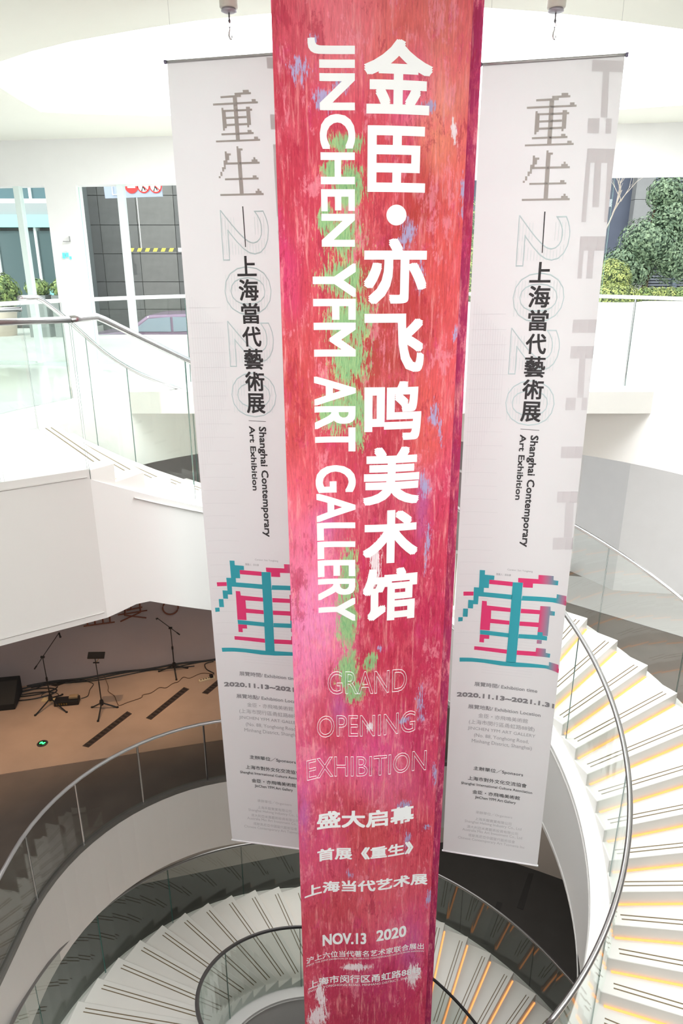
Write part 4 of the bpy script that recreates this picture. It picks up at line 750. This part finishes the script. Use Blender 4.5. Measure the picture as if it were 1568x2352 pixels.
# sign board with three round signs
sb = empty('sign_board', (-4.32, 14.0, 2.66)); tag(sb, 'grey blue overhead board with red and white prohibition signs outside the left window', 'sign')
MB().box(0, 1.05, 0, .05, 0, .62).build('board', mat('board_blue_grey', (170, 180, 200), .5), sb).rotation_euler = (0, -.03, 0)
redm = mat('sign_red', (226, 52, 52), .5); wm = mat('sign_white', (244, 244, 242), .5)
def disc(x, z, r, y, m, nm='disc'):
    pts = [(x+r*math.cos(a), z+r*math.sin(a)) for a in np.linspace(0, 2*math.pi, 29)[:-1]]; mb = MB().prism(pts, 0, .008); mb.v = [(p[0], y-p[2], p[1]) for p in mb.v]; mb.f = [q[::-1] for q in mb.f]; return mb.build(nm, m, sb)
disc(.50, .20, .12, -.004, redm); MB().box(.43, .57, -.02, -.012, .17, .23).build('bar', wm, sb)
for x in (.72, .94):
    disc(x, .20, .115, -.004, redm); disc(x, .20, .092, -.013, wm)
    MB().tube([(x-.01, -.024, .27), (x-.005, -.024, .2), (x-.035, -.024, .12)], .012, 6).build('figure', black, sb); MB().tube([(x-.005, -.024, .2), (x+.03, -.024, .13)], .010, 6).build('figure', black, sb)
    MB().tube([(x-.07, -.03, .265), (x+.07, -.03, .135)], .009, 6).build('slash', redm, sb)
MB().tube([(.15, -.02, .06), (.15, -.02, .5), (.3, -.02, .5), (.3, -.02, .06), (.15, -.02, .06)], .01, 4).build('frame_line', wm, sb)
for x in (.1, .95): MB().box(x, x+.05, .05, .10, .1, 3.0).build('hanger', mat('hanger_grey', (180, 182, 186), .5), sb)
MB().box(-.75, 2.75, .1, .5, .55, .9).build('canopy_beam', mat('canopy_white', (236, 236, 232), .6), sb)
for x in (-.75, 2.6): MB().box(x, x+.15, .2, .4, -2.68, .56).build('post', mat('canopy_white', (236, 236, 232), .6), sb)
# boom barrier
bb = empty('boom_barrier', (-4.83, 17.0, 1.80)); tag(bb, 'yellow and black striped barrier arm hanging from a thin white rod', 'barrier')
yl = mat('barrier_yellow', (232, 214, 92), .5); dk = mat('barrier_grey', (90, 90, 86), .5)
for k in range(12): MB().add([(x, y, z) for y in (0, .03) for (x, z) in ((.09*k, 0), (.09*k+.09, 0), (.09*k+.13, .075), (.09*k+.04, .075))], [(0, 1, 2, 3), (7, 6, 5, 4), (0, 4, 5, 1), (1, 5, 6, 2), (2, 6, 7, 3), (3, 7, 4, 0)]).build('stripe', yl if k % 2 == 0 else dk, bb)
MB().box(1.12, 2.2, 0, .04, -.003, .08).build('arm', wm, bb); MB().tube([(.29, .015, .06), (.28, .015, 1.5)], .008, 6).build('rod', wm, bb); MB().box(2.2, 2.5, -.1, .2, -1.8, .15).build('housing', mat('housing_white', (220, 220, 216), .5), bb)
# two parked cars down the ramp: roofs and windows show above the kerb
def car(x, y, col, lab):
    c = empty('parked_car', (x, y, -1.0)); tag(c, lab, 'car', None)
    prof = [(-2.1, .25), (-2.1, .75), (-1.95, .92), (-1.0, 1.0), (-.45, 1.38), (.75, 1.42), (1.35, 1.05), (2.0, .95), (2.15, .7), (2.15, .25)]
    def ex_(pr, y0, y1): mb = MB().prism(pr[::-1], 0, 1); mb.v = [(p[0], y0+(y1-y0)*p[2], p[1]) for p in mb.v]; return mb
    bevel(ex_(prof, -.82, .82).build('body', mat('car_paint_'+col[0], col[1], .25, .3), c), .06, 3)
    for s in (-1, 1):
        a = .83*s; ex_([(-.85, 1.0), (-.42, 1.30), (.1, 1.34), (.1, 1.0)], a-.01, a+.01).build('side_window', mat('car_glass', (150, 164, 176), .1), c); ex_([(.16, 1.0), (.16, 1.34), (.7, 1.34), (1.15, 1.03)], a-.01, a+.01).build('side_window', mat('car_glass', (150, 164, 176), .1), c)
        for wx in (-1.35, 1.35):
            mb = MB().lathe([(0, -.1), (.31, -.1), (.31, .1), (0, .1)], n=20); mb.v = [(p[0]+wx, p[2]+.74*s, p[1]+.31) for p in mb.v]; mb.build('wheel', black, c)
car(-4.2, 18.2, ('mauve', hz((140, 110, 140), .2)), 'mauve grey car parked down the ramp beyond the left window, mostly below the kerb')
# glass fronted building at far left with planter and hedge
lb = empty('office_building', (-12.4, 18.4, 0)); tag(lb, 'teal glass fronted building seen through the far left window', 'building')
MB().box(0, 5.9, .3, 5, 0, 9).build('wall', mat('office_inner', hz((110, 118, 118), .1), .7), lb)
tg = mat('office_glass', (84, 104, 106), .15); fr_ = mat('office_frame', (236, 240, 238), .5)
for k in range(6):
    MB().box(.98*k+.03, .98*k+.95, .1, .13, .1, 2.3).build('window', tg, lb); MB().box(.98*k-.03, .98*k+.03, .05, .3, 0, 4.5).build('mullion', fr_, lb); MB().box(.98*k+.03, .98*k+.95, .1, .13, 3.02, 4.3).build('window', mat('office_glass_upper', (84, 114, 120), .15), lb)
MB().box(0, 5.9, .0, .3, 2.92, 3.02).build('transom', fr_, lb); MB().box(0, 5.9, -.05, .3, 2.38, 2.66).build('canopy', mat('canopy_teal', (160, 224, 224), .4), lb); MB().box(5.1, 5.3, 0, .1, .0, .95).build('door_handle', mat('handle_teal', (140, 215, 210), .4), lb); MB().box(0, 5.9, .0, .3, 2.66, 2.92).build('fascia_panel', mat('office_grey', (160, 168, 168), .6), lb)
def leafmat(nm, c1, c2):
    m = mat(nm, c1, .6); nt = m.node_tree; b_ = nt.nodes['Principled BSDF']; oi = nt.nodes.new('ShaderNodeTexCoord'); n_ = nt.nodes.new('ShaderNodeTexNoise'); n_.inputs['Scale'].default_value = 9; r = nt.nodes.new('ShaderNodeValToRGB')
    r.color_ramp.elements[0].color = (*lin(c1), 1); r.color_ramp.elements[1].color = (*lin(c2), 1); r.color_ramp.elements[0].position = .4; r.color_ramp.elements[1].position = .62
    nt.links.new(oi.outputs['Object'], n_.inputs['Vector']); nt.links.new(n_.outputs['Fac'], r.inputs[0]); nt.links.new(r.outputs[0], b_.inputs['Base Color']); return m
lf = {'dark': leafmat('leaf_dark', (84, 108, 84), (128, 150, 118)), 'lime': leafmat('leaf_lime', (112, 130, 74), (178, 188, 108)), 'mid': leafmat('leaf_mid', (96, 122, 72), (160, 180, 104))}
def foliage(name, c, r, n, size, m, parent=None, shell=.25, flat=False):
    c = np.array(c); r = np.array(r); d = rng.normal(size=(n, 3)); d /= np.linalg.norm(d, axis=1)[:, None]
    if flat: d[:, 2] = np.abs(d[:, 2])
    k = 1-shell*rng.random(n)**1.5; lump = 1+.10*np.sin(d[:, 0]*7+c[0])*np.sin(d[:, 1]*6)*np.cos(d[:, 2]*8); P = c+d*r*(k*lump)[:, None]
    a = rng.normal(size=(n, 3)); a /= np.linalg.norm(a, axis=1)[:, None]; b_ = np.cross(a, d+.3*rng.normal(size=(n, 3))); b_ /= np.linalg.norm(b_, axis=1)[:, None]; a = np.cross(b_, d); s = size*(.6+.8*rng.random(n))[:, None]
    V = np.stack([P-a*s, P+b_*s*.45, P+a*s, P-b_*s*.45], 1).reshape(-1, 3); F = [(4*i, 4*i+1, 4*i+2, 4*i+3) for i in range(n)]
    return mesh(name, V.tolist(), F, m, parent)
def core(c, r, parent, m):
    bm = bmesh.new(); bmesh.ops.create_icosphere(bm, subdivisions=3, radius=1); me = bpy.data.meshes.new('stems')
    for v_ in bm.verts: v_.co = Vector((c[0]+v_.co.x*r[0]*.84, c[1]+v_.co.y*r[1]*.84, max(c[2]+v_.co.z*r[2]*.84, 0.0)))
    bm.to_mesh(me); bm.free(); return link('inner_twigs', me, m, parent)
twig = mat('twig_dark_green', (70, 84, 56), .9)
def bush(x, y, z, r, n, size, m, lab, group='clipped shrubs outside the right window', cat='shrub'):
    b_ = empty('clipped_shrub', (x, y, z)); tag(b_, lab, cat, group); core((0, 0, r[2]*.75), r, b_, twig); o = foliage('foliage', (0, 0, r[2]*.8), r, n, size, lf[m], b_); tag(o, kind='stuff')
    MB().tube([(0, 0, -.05), (0, 0, r[2]*.5)], .04, 6).build('trunk', mat('bark', (90, 76, 60), .9), b_); return b_
bed = MB().prism([(2.6, 19.4), (3.4, 19.0), (8.2, 19.2), (9.0, 20.0), (30, 20.2), (30, 29.5), (2.6, 29.5)], -.02, .58).build('garden_bed', mat('bed_stone', (232, 230, 224), .7)); tag(bed, kind='structure')
bush(7.65, 21.1, .58, (.62, .6, .62), 5200, .035, 'lime', 'tall round clipped shrub left of the garden bed, behind the low one')
bush(7.35, 19.85, .30, (.80, .5, .42), 5200, .032, 'lime', 'low mound shaped shrub at the left front corner of the garden bed', group='low shrubs at the garden edge')
bush(3.45, 19.9, .58, (.45, .5, .95), 3000, .04, 'lime', 'bright shrub seen in the slit between the pink and the right banner', group='shrubs in the slit')
bush(3.3, 21.5, .58, (.8, .8, 1.7), 3500, .05, 'mid', 'taller green shrub behind the one in the slit between the banners', group='shrubs in the slit')
hd = empty('low_hedge', (8.35, 20.3, .58)); tag(hd, 'low yellow green hedge along the front of the garden bed at right', 'hedge')
for k in range(9): tag(foliage('foliage', (.25*k, .05*math.sin(k), .16), (.26, .24, .22), 700, .028, lf['lime' if k in (1, 2, 3) else 'mid'], hd), kind='stuff')
for k in range(9): core((.25*k, .05*math.sin(k), .12), (.26, .24, .2), hd, twig)
tr_ = empty('garden_tree', (9.2, 22.4, .58)); tag(tr_, 'dense dark green tree with broad crown at the right edge outside', 'tree')
MB().tube([(0, 0, 0), (.05, 0, .8), (-.05, 0, 1.6), (0, 0, 2.6)], [.10, .08, .06, .03], 8).build('trunk', mat('bark', (90, 76, 60), .9), tr_)
for k, (dx, dz, rr) in enumerate([(0, 1.55, .95), (-.75, .95, .65), (.6, 2.2, .8), (.9, 1.1, .9), (-.4, .75, .6), (.3, 2.9, .6)]):
    tag(foliage('foliage', (dx, 0, dz), (rr, rr, rr*.85), int(3400*rr), .055, lf['dark'], tr_, .5), kind='stuff'); core((dx, .1, dz), (rr*.8, rr*.8, rr*.7), tr_, mat('crown_core', (72, 92, 74), .9))
bt = empty('bare_tree', (8.15, 24.0, .58)); tag(bt, 'thin bare branching tree against the dark stone wall at right', 'tree'); br = mat('bare_bark', (186, 176, 164), .8)
def branch(p, d, L, r, k):
    q = p+d*L; MB().tube([p, (p+q)/2+Vector((random.uniform(-.05, .05), 0, random.uniform(-.03, .05)))*L, q], [r, r*.85, r*.6], 5).build('branch', br, bt)
    if k:
        for _ in range(3 if k > 1 else 2): branch(p.lerp(q, random.uniform(.45, 1)), (d+Vector((random.uniform(-.7, .8), random.uniform(-.4, .4), random.uniform(-.2, .5)))).normalized(), L*random.uniform(.55, .75), r*.6, k-1)
branch(Vector((0, 0, 0)), Vector((.06, 0, 1)), 1.7, .05, 0); branch(Vector((.1, 0, 1.7)), Vector((.35, 0, .9)), 1.2, .03, 3); branch(Vector((.1, 0, 1.4)), Vector((-.2, 0, .9)), 1.2, .03, 3)
pc = empty('potted_bush', (-7.75, 16.6, -.02)); tag(pc, 'leafy bush in a pale stone pot outside the far left window', 'plant')
MB().lathe([(0, 0), (.26, 0), (.34, .62), (.30, .62), (.28, .55), (0, .55)], n=24).build('pot', mat('pot_peach', (226, 206, 190), .7), pc, smooth=True); tag(foliage('foliage', (0, 0, .95), (.48, .45, .45), 2200, .05, lf['mid'], pc, .4), kind='stuff'); core((0, 0, .9), (.42, .4, .4), pc, twig)
for k, x in enumerate((-6.75, -6.18)):
    h_ = empty('window_planter', (x, 16.35, -.02)); tag(h_, 'dark planter box with trimmed leaves by the teal building, '+('left one' if k == 0 else 'right one nearest the white pier'), 'plant', 'planter boxes'); MB().box(-.22, .22, -.2, .2, 0, .9).build('planter', mat('planter_dark', (128, 134, 132), .5), h_); tag(foliage('foliage', (0, 0, 1.05), (.28, .26, .22), 900, .04, lf['mid'], h_, .4), kind='stuff')
# dark stone and louvre building at right
rb = empty('stone_building', (0, 0, 0)); tag(rb, 'dark stone building with louvred bays behind the garden at right', 'building')
bw_ = mat('slate_wall', (70, 77, 92), .6, noise=.10, scale=1.5); pil = mat('pilaster_stone', (122, 124, 124), .6, noise=.06, scale=3); lm = mat('louvre_grey', (104, 110, 118), .5); fm = mat('bay_frame', (92, 102, 116), .5)
MB().box(2.0, 11.5, 30, 30.4, 0, 9).build('wall', bw_, rb); MB().box(11.5, 26, 31.2, 31.5, 0, 9).build('wall', mat('bay_back', (70, 74, 82), .7), rb)
for k in range(9): MB().box(11.35, 12.05, 29.6, 30.6, .0+.98*k, .965+.98*k).build('stone_block', pil, rb)
for k in range(5):
    x = 12.3+1.35*k
    MB().box(x-.09, x+.09, 30.2, 30.5, 0, 9).build('mullion', fm, rb)
    for z0 in (.6, 4.3):
        lv = MB()
        for j in range(30): lv.box(x+.1, x+1.24, 30.35, 30.42, z0+.112*j, z0+.07+.112*j)
        tag(lv.build('louvre', lm, rb), kind='stuff')
MB().box(12.05, 19, 30.15, 30.5, 3.9, 4.25).build('transom', fm, rb); MB().box(12.05, 19, 30.15, 30.5, 3.62, 3.70).build('transom', fm, rb)
